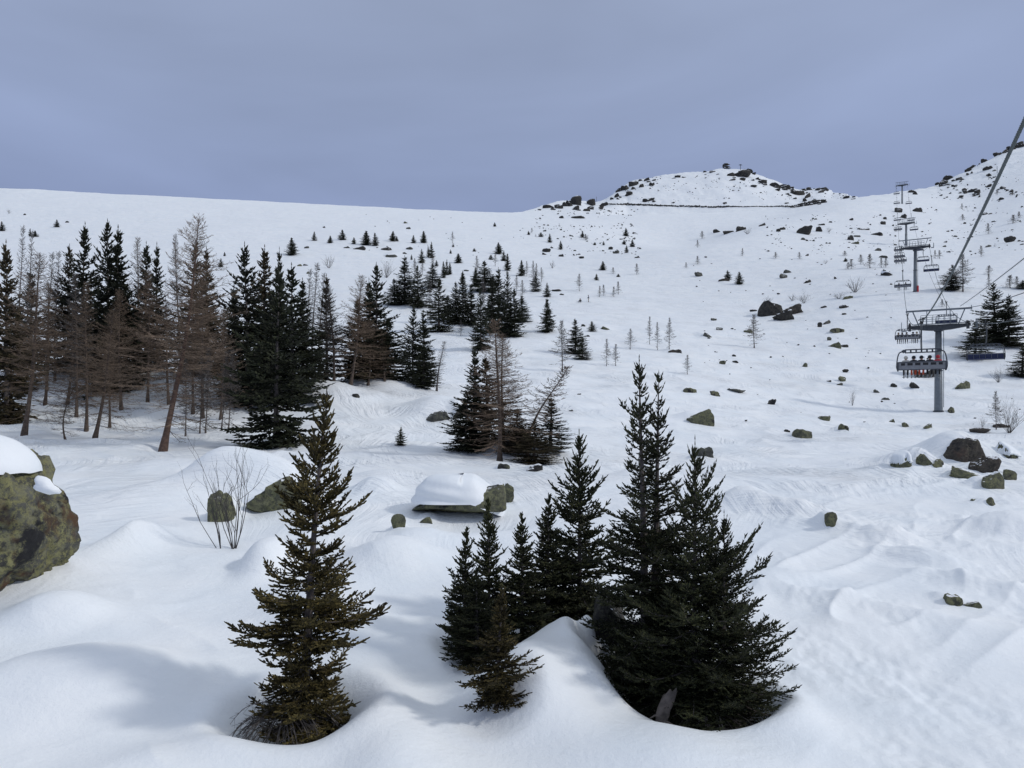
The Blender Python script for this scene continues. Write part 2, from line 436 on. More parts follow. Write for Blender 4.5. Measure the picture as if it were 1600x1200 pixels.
# snow
def snow_mat(name, ground):
    m, t, b = new_mat(name)
    L = t.links.new; NN = t.nodes.new
    b.inputs['Roughness'].default_value = 0.55
    b.inputs['Specular IOR Level'].default_value = 0.3
    tc = NN('ShaderNodeTexCoord')
    def noise(scale, det, rough=0.5, sc=(1, 1, 1), rz=0.0, dist=0.0, vec=None):
        mp = NN('ShaderNodeMapping'); mp.inputs['Scale'].default_value = sc; mp.inputs['Rotation'].default_value = (0, 0, rz)
        L(vec if vec is not None else tc.outputs['Object'], mp.inputs[0])
        n = NN('ShaderNodeTexNoise'); n.inputs['Scale'].default_value = scale; n.inputs['Detail'].default_value = det
        n.inputs['Roughness'].default_value = rough; n.inputs['Distortion'].default_value = dist
        L(mp.outputs[0], n.inputs['Vector'])
        return n
    big = noise(0.35, 5, 0.55)
    rr = NN('ShaderNodeValToRGB'); rr.color_ramp.elements[0].position = 0.32; rr.color_ramp.elements[1].position = 0.68
    rr.color_ramp.elements[0].color = (0.780, 0.825, 0.860, 1); rr.color_ramp.elements[1].color = (0.865, 0.885, 0.895, 1)
    L(big.outputs[0], rr.inputs[0]); L(rr.outputs[0], b.inputs['Base Color'])
    def bump(h, dist, strength, prev=None):
        bp = NN('ShaderNodeBump'); bp.inputs['Distance'].default_value = dist
        if isinstance(strength, float): bp.inputs['Strength'].default_value = strength
        else: L(strength, bp.inputs['Strength'])
        L(h, bp.inputs['Height'])
        if prev is not None: L(prev, bp.inputs['Normal'])
        return bp.outputs[0]
    if not ground:
        n1 = noise(5.0, 6, 0.55); L(bump(n1.outputs[0], 0.03, 0.5), b.inputs['Normal'])
        return m
    geo = NN('ShaderNodeCameraData')
    dist = NN('ShaderNodeVectorMath'); dist.operation = 'LENGTH'; L(tc.outputs['Object'], dist.inputs[0])
    def rng(a, b_, t0, t1, src=None):
        q = NN('ShaderNodeMapRange'); q.inputs['From Min'].default_value = a; q.inputs['From Max'].default_value = b_
        q.inputs['To Min'].default_value = t0; q.inputs['To Max'].default_value = t1
        L(src if src is not None else dist.outputs['Value'], q.inputs[0]); return q.outputs[0]
    def mul(a, c):
        q = NN('ShaderNodeMath'); q.operation = 'MULTIPLY'
        L(a, q.inputs[0])
        if isinstance(c, float): q.inputs[1].default_value = c
        else: L(c, q.inputs[1])
        return q.outputs[0]
    t.nodes.remove(geo)
    # fine grain
    n1 = noise(9.0, 5, 0.6)
    nrm = bump(n1.outputs[0], 0.020, 0.7)
    n0 = noise(38.0, 3, 0.6); nrm = bump(n0.outputs[0], 0.006, 0.6, nrm)
    # wind packed streaks
    n2 = noise(1.3, 6, 0.62, (1, 2.6, 1), 0.25, 0.8)
    nrm = bump(n2.outputs[0], 0.10, mul(rng(12, 40, 0.18, 0.65), 1.0), nrm)
    # ski tracks: bundles of curving grooves
    wv = noise(0.045, 2, 0.5)
    vadd = NN('ShaderNodeVectorMath'); vadd.operation = 'MULTIPLY_ADD'
    L(wv.outputs['Color'], vadd.inputs[0]); vadd.inputs[1].default_value = (22, 22, 0); L(tc.outputs['Object'], vadd.inputs[2])
    for k, (rz, st_, sc_) in enumerate(((0.15, 0.07, 2.4), (0.75, 0.05, 2.0), (-0.55, 0.06, 2.8), (1.45, 0.06, 2.2))):
        mp = NN('ShaderNodeMapping'); mp.inputs['Rotation'].default_value = (0, 0, rz); L(vadd.outputs[0], mp.inputs[0])
        mq = NN('ShaderNodeMapping'); mq.inputs['Scale'].default_value = (st_, 1, 0.2); L(mp.outputs[0], mq.inputs[0])
        w = NN('ShaderNodeTexNoise'); w.inputs['Scale'].default_value = sc_; w.inputs['Detail'].default_value = 4; w.inputs['Roughness'].default_value = 0.6
        L(mq.outputs[0], w.inputs['Vector'])
        pw = rng(0.40, 0.62, 0.0, 1.0, w.outputs[0])
        mk = noise(0.13 + 0.04 * k, 3, 0.5, (1, 1, 1), k * 1.3)
        msk = rng(0.47, 0.60, 0.0, 1.0, mk.outputs[0])
        nrm = bump(pw, 0.13, mul(mul(msk, rng(16, 32, 0.0, 0.55)), rng(120, 320, 1.0, 0.5)), nrm)
    # far sastrugi
    n3 = noise(0.22, 7, 0.66, (1, 3.2, 1), -0.1, 0.5)
    nrm = bump(n3.outputs[0], 0.9, rng(60, 220, 0.0, 0.8), nrm)
    L(nrm, b.inputs['Normal'])
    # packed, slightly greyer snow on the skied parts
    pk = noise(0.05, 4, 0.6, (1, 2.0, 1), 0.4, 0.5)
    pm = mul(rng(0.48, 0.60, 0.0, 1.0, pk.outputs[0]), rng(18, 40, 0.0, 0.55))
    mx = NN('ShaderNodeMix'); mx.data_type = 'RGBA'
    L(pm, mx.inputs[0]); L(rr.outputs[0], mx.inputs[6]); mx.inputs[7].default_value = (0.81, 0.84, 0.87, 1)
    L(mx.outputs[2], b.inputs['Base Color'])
    return m
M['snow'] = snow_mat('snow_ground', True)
M['snow_cap'] = snow_mat('snow_cap', False)

def rock_mat(name, base, dark, lichen, lich_amt, warm=None, snow=0.0, blk=0.04):
    m, t, b = new_mat(name); L = t.links.new; NN = t.nodes.new
    b.inputs['Roughness'].default_value = 0.9; b.inputs['Specular IOR Level'].default_value = 0.2
    g = NN('ShaderNodeNewGeometry')
    def noise(s, d, r=0.6, sc=(1, 1, 1)):
        mp = NN('ShaderNodeMapping'); mp.inputs['Scale'].default_value = sc; L(g.outputs['Position'], mp.inputs[0])
        n = NN('ShaderNodeTexNoise'); n.inputs['Scale'].default_value = s; n.inputs['Detail'].default_value = d; n.inputs['Roughness'].default_value = r
        L(mp.outputs[0], n.inputs['Vector']); return n.outputs[0]
    def mixc(f, a, c):
        q = NN('ShaderNodeMix'); q.data_type = 'RGBA'; L(f, q.inputs[0])
        for v, i in ((a, 6), (c, 7)):
            if isinstance(v, tuple): q.inputs[i].default_value = (*v, 1)
            else: L(v, q.inputs[i])
        return q.outputs[2]
    def rng(src, a, c, lo=0.0, hi=1.0):
        q = NN('ShaderNodeMapRange'); q.inputs['From Min'].default_value = a; q.inputs['From Max'].default_value = c
        q.inputs['To Min'].default_value = lo; q.inputs['To Max'].default_value = hi
        L(src, q.inputs[0]); return q.outputs[0]
    c = mixc(rng(noise(2.2, 7), 0.38, 0.62), dark, base)
    ml = NN('ShaderNodeMath'); ml.operation = 'MULTIPLY_ADD'; ml.inputs[1].default_value = 0.45; L(noise(1.6, 5, 0.6), ml.inputs[0])
    m2 = NN('ShaderNodeMath'); m2.operation = 'MULTIPLY_ADD'; m2.inputs[1].default_value = 0.30; L(noise(26.0, 5, 0.75), m2.inputs[0]); L(noise(7.0, 8, 0.75), m2.inputs[2])
    L(m2.outputs[0], ml.inputs[2])
    c = mixc(rng(ml.outputs[0], 0.98 - lich_amt * 0.26, 1.10 - lich_amt * 0.26), c, lichen)
    c = mixc(rng(noise(3.2, 7, 0.7), 0.50, 0.66, 0.0, 0.7), c, tuple(k * 1.25 for k in base))
    c = mixc(rng(noise(1.1, 6, 0.65), 0.60 - blk, 0.67 - blk), c, (0.024, 0.024, 0.026))
    if warm:
        c = mixc(rng(noise(1.3, 5, 0.6, (1, 1, 0.6)), 0.56, 0.68), c, warm)
    c = mixc(rng(noise(34.0, 4, 0.7), 0.52, 0.68, 0.0, 0.55), c, (0.03, 0.03, 0.026))
    if snow:                            # snow lodged on the upward faces
        sp_ = NN('ShaderNodeSeparateXYZ'); L(g.outputs['True Normal'], sp_.inputs[0])
        ad = NN('ShaderNodeMath'); ad.operation = 'MULTIPLY_ADD'; ad.inputs[1].default_value = 0.9; L(noise(0.9, 6, 0.7), ad.inputs[0]); L(sp_.outputs[2], ad.inputs[2])
        c = mixc(rng(ad.outputs[0], 1.46 - 0.30 * snow, 1.50 - 0.30 * snow), c, (0.80, 0.82, 0.85))
    L(c, b.inputs['Base Color'])
    bp = NN('ShaderNodeBump'); bp.inputs['Strength'].default_value = 0.9; bp.inputs['Distance'].default_value = 0.06
    L(noise(5.5, 10, 0.72), bp.inputs['Height'])
    bp2 = NN('ShaderNodeBump'); bp2.inputs['Strength'].default_value = 0.6; bp2.inputs['Distance'].default_value = 0.02
    L(noise(28, 6, 0.7), bp2.inputs['Height']); L(bp.outputs[0], bp2.inputs['Normal'])
    L(bp2.outputs[0], b.inputs['Normal'])
    return m
M['rock_green'] = rock_mat('lichen_rock', (0.12, 0.12, 0.085), (0.055, 0.058, 0.045), (0.165, 0.168, 0.090), 0.6, snow=0.35)
M['rock_big'] = rock_mat('lichen_boulder', (0.125, 0.125, 0.108), (0.050, 0.050, 0.046), (0.230, 0.222, 0.105), 0.62, (0.10, 0.055, 0.032), blk=0.10)
M['rock_dark'] = rock_mat('dark_rock', (0.055, 0.052, 0.048), (0.022, 0.021, 0.021), (0.09, 0.088, 0.07), 0.35, snow=0.8)
M['rock_brown'] = rock_mat('brown_rock', (0.078, 0.068, 0.058), (0.030, 0.027, 0.025), (0.11, 0.10, 0.07), 0.3, (0.075, 0.054, 0.044), snow=0.5)
M['rock_grey'] = rock_mat('grey_rock', (0.11, 0.11, 0.10), (0.05, 0.05, 0.05), (0.12, 0.125, 0.085), 0.4, snow=0.5)
M['steel'] = simple('galvanised_steel', (0.17, 0.19, 0.205), 0.5, 0.5, 0.15, 3, 0)
M['steel_dark'] = simple('dark_steel', (0.06, 0.066, 0.075), 0.5, 0.4, 0.2, 5, 0)
M['rope'] = simple('rope_steel', (0.045, 0.062, 0.068), 0.6, 0.2, 0.2, 12, 0)
M['chair_grey'] = simple('chair_grey', (0.22, 0.225, 0.235), 0.5, 0.3, 0.1, 5, 0)
M['pad_blue'] = simple('blue_pad', (0.018, 0.026, 0.075), 0.6, 0, 0.15, 5, 0)
M['pad_black'] = simple('black_pad', (0.02, 0.02, 0.022), 0.6)
M['red_pad'] = simple('red_foam', (0.50, 0.035, 0.04), 0.7)
for nm, c in {'black': (0.015, 0.015, 0.018), 'red': (0.45, 0.03, 0.045), 'cream': (0.50, 0.48, 0.42), 'orange': (0.55, 0.09, 0.035), 'navy': (0.02, 0.03, 0.07),
              'grey': (0.14, 0.14, 0.15), 'tan': (0.22, 0.17, 0.11), 'white': (0.7, 0.7, 0.7), 'skin': (0.45, 0.26, 0.18), 'teal': (0.03, 0.10, 0.12)}.items():
    M['c_' + nm] = simple('cloth_' + nm, c, 0.75)

# ------------------------------------------------------------------ the snow slope
def build_ground():
    ths = []
    t0, t1 = math.atan((-60 - HX) / F), math.atan((1660 - HX) / F)
    inner = np.arctan(np.linspace(math.tan(t0), math.tan(t1), 760))
    lft = np.linspace(-math.pi, t0, 90)[:-1]; rgt = np.linspace(t1, math.pi, 90)[1:]
    th = np.concatenate([lft, inner, rgt])
    # depth rows: fine where the eye looks down on them
    dl = [2.0]
    while dl[-1] < 1400:
        d = dl[-1]
        k = 0.05 if d < 6.5 else 0.0062 if d < 40 else 0.0075 if d < 120 else 0.0065 if d < 520 else 0.005 if d < 660 else 0.04
        dl.append(d * (1 + k))
    dd = np.array(dl)
    TH, DD = np.meshgrid(th, dd, indexing='ij')
    tcl = np.clip(TH, -0.97, 0.97)
    RR = DD / np.cos(tcl)
    X = RR * np.sin(TH); Y = RR * np.cos(TH)
    Z = H(X.ravel(), Y.ravel()).reshape(X.shape)
    n, m = X.shape
    V = np.stack([X.ravel(), Y.ravel(), Z.ravel()], 1)
    i, j = np.meshgrid(np.arange(n - 1), np.arange(m - 1), indexing='ij')
    a = (i * m + j).ravel()
    Fq = np.stack([a, a + m, a + m + 1, a + 1], 1)[:, ::-1]
    c = len(V)
    V = np.vstack([V, [[0, 0, -4.7]]])
    k = np.arange(n - 1) * m
    Ft = np.stack([k, k + m, np.full(n - 1, c)], 1)
    me = np_mesh('snow_ground', V, [Fq, Ft], [M['snow']], True)
    o = meshobj('snow_ground', me)
    tag(o, kind='structure')
    print('ground quads', len(Fq))
# ------------------------------------------------------------------ tubes and sprigs in bulk
def frames(D):
    D = D / np.maximum(np.linalg.norm(D, axis=1, keepdims=True), 1e-9)
    ref = np.where(np.abs(D[:, 2:3]) < 0.9, np.array([[0, 0, 1.0]]), np.array([[1.0, 0, 0]]))
    A = np.cross(D, ref); A /= np.maximum(np.linalg.norm(A, axis=1, keepdims=True), 1e-9)
    B = np.cross(D, A)
    return D, A, B

def sprigs(P, Dv, Ln, Rd, sides=3, two=True):
    """closed finger-shaped shoots: P base, Dv direction, Ln length, Rd radius"""
    D, A, B = frames(Dv)
    n = len(P)
    rings = ((0.18, 0.85), (0.78, 0.8)) if two else ((0.35, 1.0),)
    ang = np.arange(sides) / sides * 2 * np.pi
    vs_ = [P[:, None, :]]
    for q, (f, w) in enumerate(rings):
        c = P + D * (Ln * f)[:, None]
        rg = c[:, None, :] + (A[:, None, :] * np.cos(ang + q * 0.5)[None, :, None] + B[:, None, :] * np.sin(ang + q * 0.5)[None, :, None]) * (Rd * w)[:, None, None]
        vs_.append(rg)
    vs_.append((P + D * Ln[:, None])[:, None, :])
    V = np.concatenate(vs_, 1); k = V.shape[1]
    s = np.arange(sides); s2 = (s + 1) % sides
    f3 = [np.stack([np.zeros(sides, int), 1 + s2, 1 + s], 1)]
    f4 = []
    if two:
        f4 = [np.stack([1 + s, 1 + s2, 1 + sides + s2, 1 + sides + s], 1)]
    last = 1 + (len(rings) - 1) * sides
    f3.append(np.stack([last + s, last + s2, np.full(sides, k - 1)], 1))
    f3 = np.concatenate(f3)
    off = (np.arange(n) * k)[:, None, None]
    F3 = (f3[None] + off).reshape(-1, 3)
    F4 = (f4[0][None] + off).reshape(-1, 4) if two else np.zeros((0, 4), int)
    return V.reshape(-1, 3), F3, F4

def sticks(P0, P1, r0, r1, sides=3):
    D, A, B = frames(P1 - P0)
    n = len(P0); ang = np.arange(sides) / sides * 2 * np.pi
    e = A[:, None, :] * np.cos(ang)[None, :, None] + B[:, None, :] * np.sin(ang)[None, :, None]
    V = np.concatenate([P0[:, None, :] + e * r0[:, None, None], P1[:, None, :] + e * r1[:, None, None]], 1)
    s = np.arange(sides); s2 = (s + 1) % sides
    f = np.stack([s, s2, sides + s2, sides + s], 1)
    F4 = (f[None] + (np.arange(n) * 2 * sides)[:, None, None]).reshape(-1, 4)
    return V.reshape(-1, 3), F4

def tube(pts, rad, sides=8, twist=0.0):
    """one smooth tube along points"""
    pts = np.asarray(pts, float); n = len(pts)
    T = np.gradient(pts, axis=0); T /= np.linalg.norm(T, axis=1, keepdims=True)
    a = np.cross(T[0], (0, 0, 1.0)) if abs(T[0][2]) < 0.9 else np.cross(T[0], (1.0, 0, 0)); a /= np.linalg.norm(a)
    ang = np.arange(sides) / sides * 2 * np.pi
    V = []
    for i in range(n):
        a = a - T[i] * np.dot(a, T[i]); a /= np.linalg.norm(a)
        b = np.cross(T[i], a)
        r = rad[i] if hasattr(rad, '__len__') else rad
        V.append(pts[i] + np.outer(np.cos(ang + twist * i), a) * r + np.outer(np.sin(ang + twist * i), b) * r)
    V = np.concatenate(V)
    s = np.arange(sides); s2 = (s + 1) % sides
    Fq = np.concatenate([np.stack([i * sides + s, i * sides + s2, (i + 1) * sides + s2, (i + 1) * sides + s], 1) for i in range(n - 1)])
    V = np.vstack([V, pts[0], pts[-1]])
    F3 = np.concatenate([np.stack([s2, s, np.full(sides, len(V) - 2)], 1), np.stack([(n - 1) * sides + s, (n - 1) * sides + s2, np.full(sides, len(V) - 1)], 1)])
    return V, F3, Fq

class MB:
    """collects several pieces into one mesh"""
    def __init__(s): s.v = []; s.f3 = []; s.f4 = []; s.n = 0; s.m3 = []; s.m4 = []
    def add(s, V, F3=None, F4=None, mi=0):
        s.v.append(V)
        if F3 is not None and len(F3): s.f3.append(np.asarray(F3) + s.n); s.m3.append(np.full(len(F3), mi))
        if F4 is not None and len(F4): s.f4.append(np.asarray(F4) + s.n); s.m4.append(np.full(len(F4), mi))
        s.n += len(V); return s
    def tube(s, pts, rad, sides=8, mi=0, twist=0.0):
        V, a, b = tube(pts, rad, sides, twist); return s.add(V, a, b, mi)
    def box(s, c, sz, rot=None, mi=0, bev=0.0):
        x, y, z = [k / 2 for k in sz]
        V = np.array([[i * x, j * y, k * z] for i in (-1, 1) for j in (-1, 1) for k in (-1, 1)], float)
        if rot is not None: V = V @ np.array(rot).T
        V = V + np.array(c)
        F4 = np.array([[0, 1, 3, 2], [4, 6, 7, 5], [0, 4, 5, 1], [2, 3, 7, 6], [0, 2, 6, 4], [1, 5, 7, 3]])
        return s.add(V, None, F4, mi)
    def bar(s, a, b, w, h, mi=0):
        """rectangular bar between two points"""
        a = np.array(a, float); b = np.array(b, float); d = b - a; L_ = np.linalg.norm(d); d /= L_
        ref = np.array((0, 0, 1.0)) if abs(d[2]) < 0.9 else np.array((0, 1.0, 0))
        sd_ = np.cross(ref, d); sd_ /= np.linalg.norm(sd_); up = np.cross(d, sd_)
        rot = np.stack([d, sd_, up], 1)
        return s.box((a + b) / 2, (L_, w, h), rot, mi)
    def mesh(s, name, mats, smooth=False):
        V = np.concatenate(s.v)
        Fs = []; mi = []
        if s.f3: Fs.append(np.concatenate(s.f3)); mi.append(np.concatenate(s.m3))
        if s.f4: Fs.append(np.concatenate(s.f4)); mi.append(np.concatenate(s.m4))
        return np_mesh(name, V, Fs, mats, smooth, np.concatenate(mi))
    def build(s, name, mats, parent=None, smooth=False):
        return meshobj(name, s.mesh(name, mats if isinstance(mats, (list, tuple)) else [mats], smooth), parent)

# ------------------------------------------------------------------ spruce
def rotz(v, a):
    c, s = math.cos(a), math.sin(a)
    return np.array((v[0] * c - v[1] * s, v[0] * s + v[1] * c, v[2]))

def spruce(seed, Ht, Rm, whorl, step, sl, sr, base=0.02, lean=(0, 0), prof=None, sides=3, two=True, drop=0.0, leaders=None, ragged=0.3, density=1.0, upturn=0.55, bare=0.0, side_f=None, lump=0.30, gaps=True, zs=1.0):
    """returns (crown mesh data, trunk mesh data); real size Ht metres, crown radius Rm"""
    rng = random.Random(seed)
    P = []; D = []; Ln = []; Rd = []
    S0 = []; S1 = []; sr0 = []; sr1 = []
    def sp(p, d, l, r=sr):
        P.append(p); D.append(d); Ln.append(l * rng.uniform(0.8, 1.2)); Rd.append(r * rng.uniform(0.8, 1.2))
    stems = leaders or [((0, 0), (0, 0), 1.0, 1.0)]
    trunkmb = MB()
    for (bx, by), (lx, ly), hf, rf in stems:
        h = Ht * hf
        def axis(z):
            t = z / Ht
            wob = 0.012 * Ht * math.sin(3.1 * t + seed) * t
            return np.array((bx + (lean[0] + lx) * t + wob, by + (lean[1] + ly) * t + wob * 0.6, z))
        tr = np.array([axis(z) for z in np.linspace(-0.05 * Ht, h, 14)])
        trunkmb.tube(tr, np.linspace(0.017 * Ht + 0.02, 0.004, 14) * (0.9 if rf > 0.8 else 0.7), 7)
        z = base * Ht
        ang = rng.uniform(0, 6.28)
        while z < h * 0.985:
            f = z / h
            pr = prof(f) if prof else min(1.0, (1 - f) * 1.25 + 0.0) * (0.62 + 0.38 * min(1, f / 0.18))
            L0 = Rm * rf * pr
            nb = max(4, int(whorl * (0.72 + 0.28 * (1 - f)) + rng.random()))
            for k in range(nb):
                if rng.random() > density: continue
                ang += 2.399 + rng.uniform(-0.4, 0.4)
                L = L0 * (1 + rng.uniform(-ragged, ragged)) + 0.02 * Ht * (1 - f) + 0.01 * Ht
                L *= 1 + lump * math.sin(2 * ang + 9 * f + seed) * math.sin(13 * f + seed * 1.7)
                if gaps and math.sin(2.3 * ang + 7 * f + seed) * math.sin(19 * f + 2 * seed) > 0.62: continue
                if side_f: L *= side_f(ang, f)
                L = min(L, 1.22 * Rm * rf)
                if L < sl * 0.8: L = sl * 0.8
                e0 = R(52 * f ** 1.6 - 16 * (1 - f) - drop * (1 - f)) + rng.uniform(-0.12, 0.12)
                n = max(2, int(L / step))
                dz = rng.uniform(-0.5, 0.5) * step * 2
                p = axis(min(z + dz, h * 0.99)); ds = L / n
                az = ang
                hd = np.array((math.cos(az), math.sin(az)))
                for i in range(n):
                    t = (i + 0.5) / n
                    el = e0 + upturn * t * t * (1 - 0.4 * f)
                    d = np.array((hd[0] * math.cos(el), hd[1] * math.cos(el), math.sin(el)))
                    q = p + d * ds
                    if t > bare: sp(p, d, ds * 1.25, sr * (1.05 - 0.25 * t))
                    S0.append(p); S1.append(q); rb = 0.006 + 0.010 * L * (1 - t); sr0.append(rb); sr1.append(rb * 0.9)
                    if t > 0.10 + bare:
                        lt = (0.40 * L * (1 - t) ** 0.8 + sl * 0.9) * rng.uniform(0.65, 1.15)
                        lt = min(lt, 0.55 * L + sl)
                        for sgn in (-1, 1):
                            if rng.random() > 0.93: continue
                            a2 = sgn * R(rng.uniform(38, 62)) * (1 - 0.25 * t)
                            d2 = rotz(d, a2); d2[2] += rng.uniform(-0.34, 0.30) - 0.12 * (1 - f)
                            d2 /= np.linalg.norm(d2)
                            m = max(1, int(round(lt / sl)))
                            pp = p.copy(); l2 = lt / m
                            for j in range(m):
                                sp(pp, d2, l2 * 1.2)
                                if m - j > 1 or rng.random() < 0.5:
                                    for s2 in (-1, 1):
                                        if rng.random() < 0.82:
                                            d3 = rotz(d2, s2 * R(rng.uniform(30, 60))); d3[2] += rng.uniform(-0.35, 0.55)
                                            sp(pp + d2 * l2 * 0.5, d3, sl * rng.uniform(0.6, 1.15), sr * 0.9)
                                d2 = d2 + np.array((0, 0, 0.05)); pp = pp + d2 * l2
                    p = q
                sp(p, d, sl * 1.1, sr * 0.8)
            z += zs * Ht * rng.uniform(0.018, 0.030) * (1.0 if f > 0.15 else 0.8) * (1 + 0.5 * f)
        p = axis(h * 0.97)
        for k in range(3):
            sp(p + np.array((0, 0, k * sl * 0.8)), np.array((0.02, 0.01, 1.0)), sl * 1.2, sr * 0.7)
    P = np.array(P); D = np.array(D, float); Ln = np.array(Ln); Rd = np.array(Rd)
    V, F3, F4 = sprigs(P, D, Ln, Rd, sides, two)
    crown = (V, F3, F4)
    V2, F42 = sticks(np.array(S0), np.array(S1), np.array(sr0), np.array(sr1))
    trunkmb.add(V2, None, F42)
    print('spruce', seed, 'sprigs', len(P), 'tris', len(F3) + 2 * len(F4))
    return crown, trunkmb

def spruce_proto(name, mat, bark='bark_grey', **kw):
    (V, F3, F4), tm = spruce(**kw)
    Fs = [F3] + ([F4] if len(F4) else [])
    c = np_mesh('crown', V, Fs, [M[mat]], False)
    t = tm.mesh('trunk', [M[bark]], False)
    return dict(h=kw['Ht'], r=kw['Rm'], parts=[('trunk', t), ('crown', c)])

# ------------------------------------------------------------------ larch (bare in winter)
def larch(seed, Ht, Rm, nb, step, twl, tr, base=0.06, lean=(0, 0), tert=1.0, sides=3, dense_top=0.0, bend=0.0, tk=0.010):
    rng = random.Random(seed)
    S0 = []; S1 = []; a0 = []; a1 = []
    def st(p, q, r0, r1): S0.append(p); S1.append(q); a0.append(r0); a1.append(r1)
    def axis(z):
        t = z / Ht
        return np.array((lean[0] * t + bend * math.sin(t * 3.14) * (1 - t) + 0.008 * Ht * math.sin(5 * t + seed), lean[1] * t + 0.006 * Ht * math.cos(4 * t + seed), z))
    mb = MB()
    zz = np.linspace(-0.04 * Ht, Ht, 20)
    rr_ = tk * Ht * (1 - np.clip(zz / Ht, 0, 1)) ** 0.85 + 0.004
    rr_[:2] *= 1.5; rr_[2] *= 1.15
    mb.tube(np.array([axis(z) for z in zz]), rr_, 8)
    for b in range(nb):
        f = base + (1 - base) * ((b + rng.random()) / nb) ** 0.92
        if f > 0.985: continue
        L = Rm * ((1 - f) ** 0.8 * 1.05) * (0.55 + 0.45 * min(1, f / 0.2)) * rng.uniform(0.3, 1.3) + 0.012 * Ht
        az = b * 2.399 + rng.uniform(-0.5, 0.5)
        low = rng.random() > (f - 0.12) / 0.32
        if rng.random() > 0.42 + 0.58 * min(1, max(0, (f - 0.10) / 0.38)): continue
        e0 = R(-18 * (1 - f) + 38 * f * f + rng.uniform(-12, 12))
        n = max(2, int(L / step)); p = axis(f * Ht); ds = L / n
        up = rng.uniform(0.25, 0.9)
        for i in range(n):
            t = (i + 0.5) / n
            el = e0 + up * t * t
            az += rng.uniform(-0.12, 0.12)
            d = np.array((math.cos(az) * math.cos(el), math.sin(az) * math.cos(el), math.sin(el)))
            q = p + d * ds
            r = (0.0028 + 0.006 * L * (1 - t)) ; st(p, q, r, r * 0.85)
            if t > 0.12:
                for sgn in (-1, 1):
                    if rng.random() > (0.5 if low else 0.85): continue
                    lt = (twl + 0.28 * L * (1 - t)) * rng.uniform(0.5, 1.2)
                    d2 = rotz(d, sgn * R(rng.uniform(35, 75))); d2[2] += rng.uniform(-0.45, 0.35); d2 /= np.linalg.norm(d2)
                    q2 = p + d2 * lt
                    st(p, q2, tr * 1.15, tr * 0.6)
                    k = 0
                    nk = int(tert * (0.35 if low else 1.0) * lt / twl * 2.0 + rng.random())
                    for k in range(nk):
                        d3 = rotz(d2, rng.choice((-1, 1)) * R(rng.uniform(30, 80))); d3[2] += rng.uniform(-0.5, 0.4)
                        pk = p + d2 * lt * rng.uniform(0.15, 0.95)
                        st(pk, pk + d3 * twl * rng.uniform(0.35, 0.9), tr * 0.8, tr * 0.5)
            p = q
    V, F4 = sticks(np.array(S0), np.array(S1), np.array(a0), np.array(a1), sides)
    print('larch', seed, 'tris', 2 * len(F4))
    return V, F4, mb

def larch_proto(mat='twig', bark='bark', **kw):
    V, F4, mb = larch(**kw)
    c = np_mesh('branches', V, [F4], [M[mat]], False)
    t = mb.mesh('trunk', [M[bark]], True)
    return dict(h=kw['Ht'], r=kw['Rm'], parts=[('trunk', t), ('crown', c)])

# ------------------------------------------------------------------ bare shrub
def shrub(seed, Ht, Rm, nst, depth=4, r=0.012, spread=0.8, fan=None):
    rng = random.Random(seed)
    S0 = []; S1 = []; a0 = []; a1 = []
    def grow(p, d, l, r, k):
        n = 3
        for i in range(n):
            d = d + np.array([rng.uniform(-0.16, 0.16) for _ in range(3)]) + np.array((0, 0, 0.05)); d /= np.linalg.norm(d)
            q = p + d * l / n
            S0.append(p); S1.append(q); a0.append(r * (1 - 0.12 * i)); a1.append(r * (0.88 - 0.12 * i)); p = q
            if k > 0 and (i > 0 or rng.random() < 0.4):
                ax = d + np.array([rng.uniform(-1, 1) * 0.75 for _ in range(3)]); ax[2] += 0.25; ax /= np.linalg.norm(ax)
                grow(p, ax, l * rng.uniform(0.4, 0.7), r * 0.55, k - 1)
    for s in range(nst):
        a = s * 2.399 + rng.random()
        sp_ = spread * rng.uniform(0.15, 1.0)
        d = np.array((math.cos(a) * sp_, math.sin(a) * sp_, 1.0)); d /= np.linalg.norm(d)
        grow(np.array((math.cos(a) * 0.05 * Rm, math.sin(a) * 0.05 * Rm, -0.03)), d, Ht * rng.uniform(0.5, 0.75), r, depth)
    S0 = np.array(S0); S1 = np.array(S1)
    return sticks(S0, S1, np.array(a0), np.array(a1))

def shrub_proto(mat='twig_grey', **kw):
    V, F4 = shrub(**kw)
    zmax = V[:, 2].max()
    print('shrub tris', 2 * len(F4))
    return dict(h=float(zmax), r=float(np.percentile(np.abs(V[:, :2]), 98)), parts=[('stem', np_mesh('stem', V, [F4], [M[mat]], False))])

PR = {}
PR['near_a'] = spruce_proto('a', 'needles_olive', bark='bark_grey', seed=3, Ht=4.9, Rm=0.92, whorl=6.6, step=0.066, sl=0.070, sr=0.0150, base=0.05, lean=(0.40, 0.0),
                            prof=lambda f: (min(1.0, (1 - f) * 1.6) * (0.72 + 0.28 * math.sin(f * 21)) if f < 0.75 else (1 - f) * 1.35) * (0.55 + 0.45 * min(1, f / 0.2)), ragged=0.45, drop=2, density=0.97, upturn=0.85, zs=0.78)
PR['near_b'] = spruce_proto('b', 'needles', seed=8, Ht=5.9, Rm=1.15, whorl=7, step=0.075, sl=0.076, sr=0.0155, base=0.10, leaders=[((0, 0), (-0.05, 0), 1.0, 1.0), ((0.12, 0.1), (0.22, 0.0), 0.955, 0.85)],
                            prof=lambda f: min(1.0, (1 - f) * 1.45) * (0.8 + 0.2 * math.sin(f * 17)) * (0.7 + 0.3 * min(1, f / 0.2)), ragged=0.5, drop=5, density=0.92, upturn=0.8, two=False)
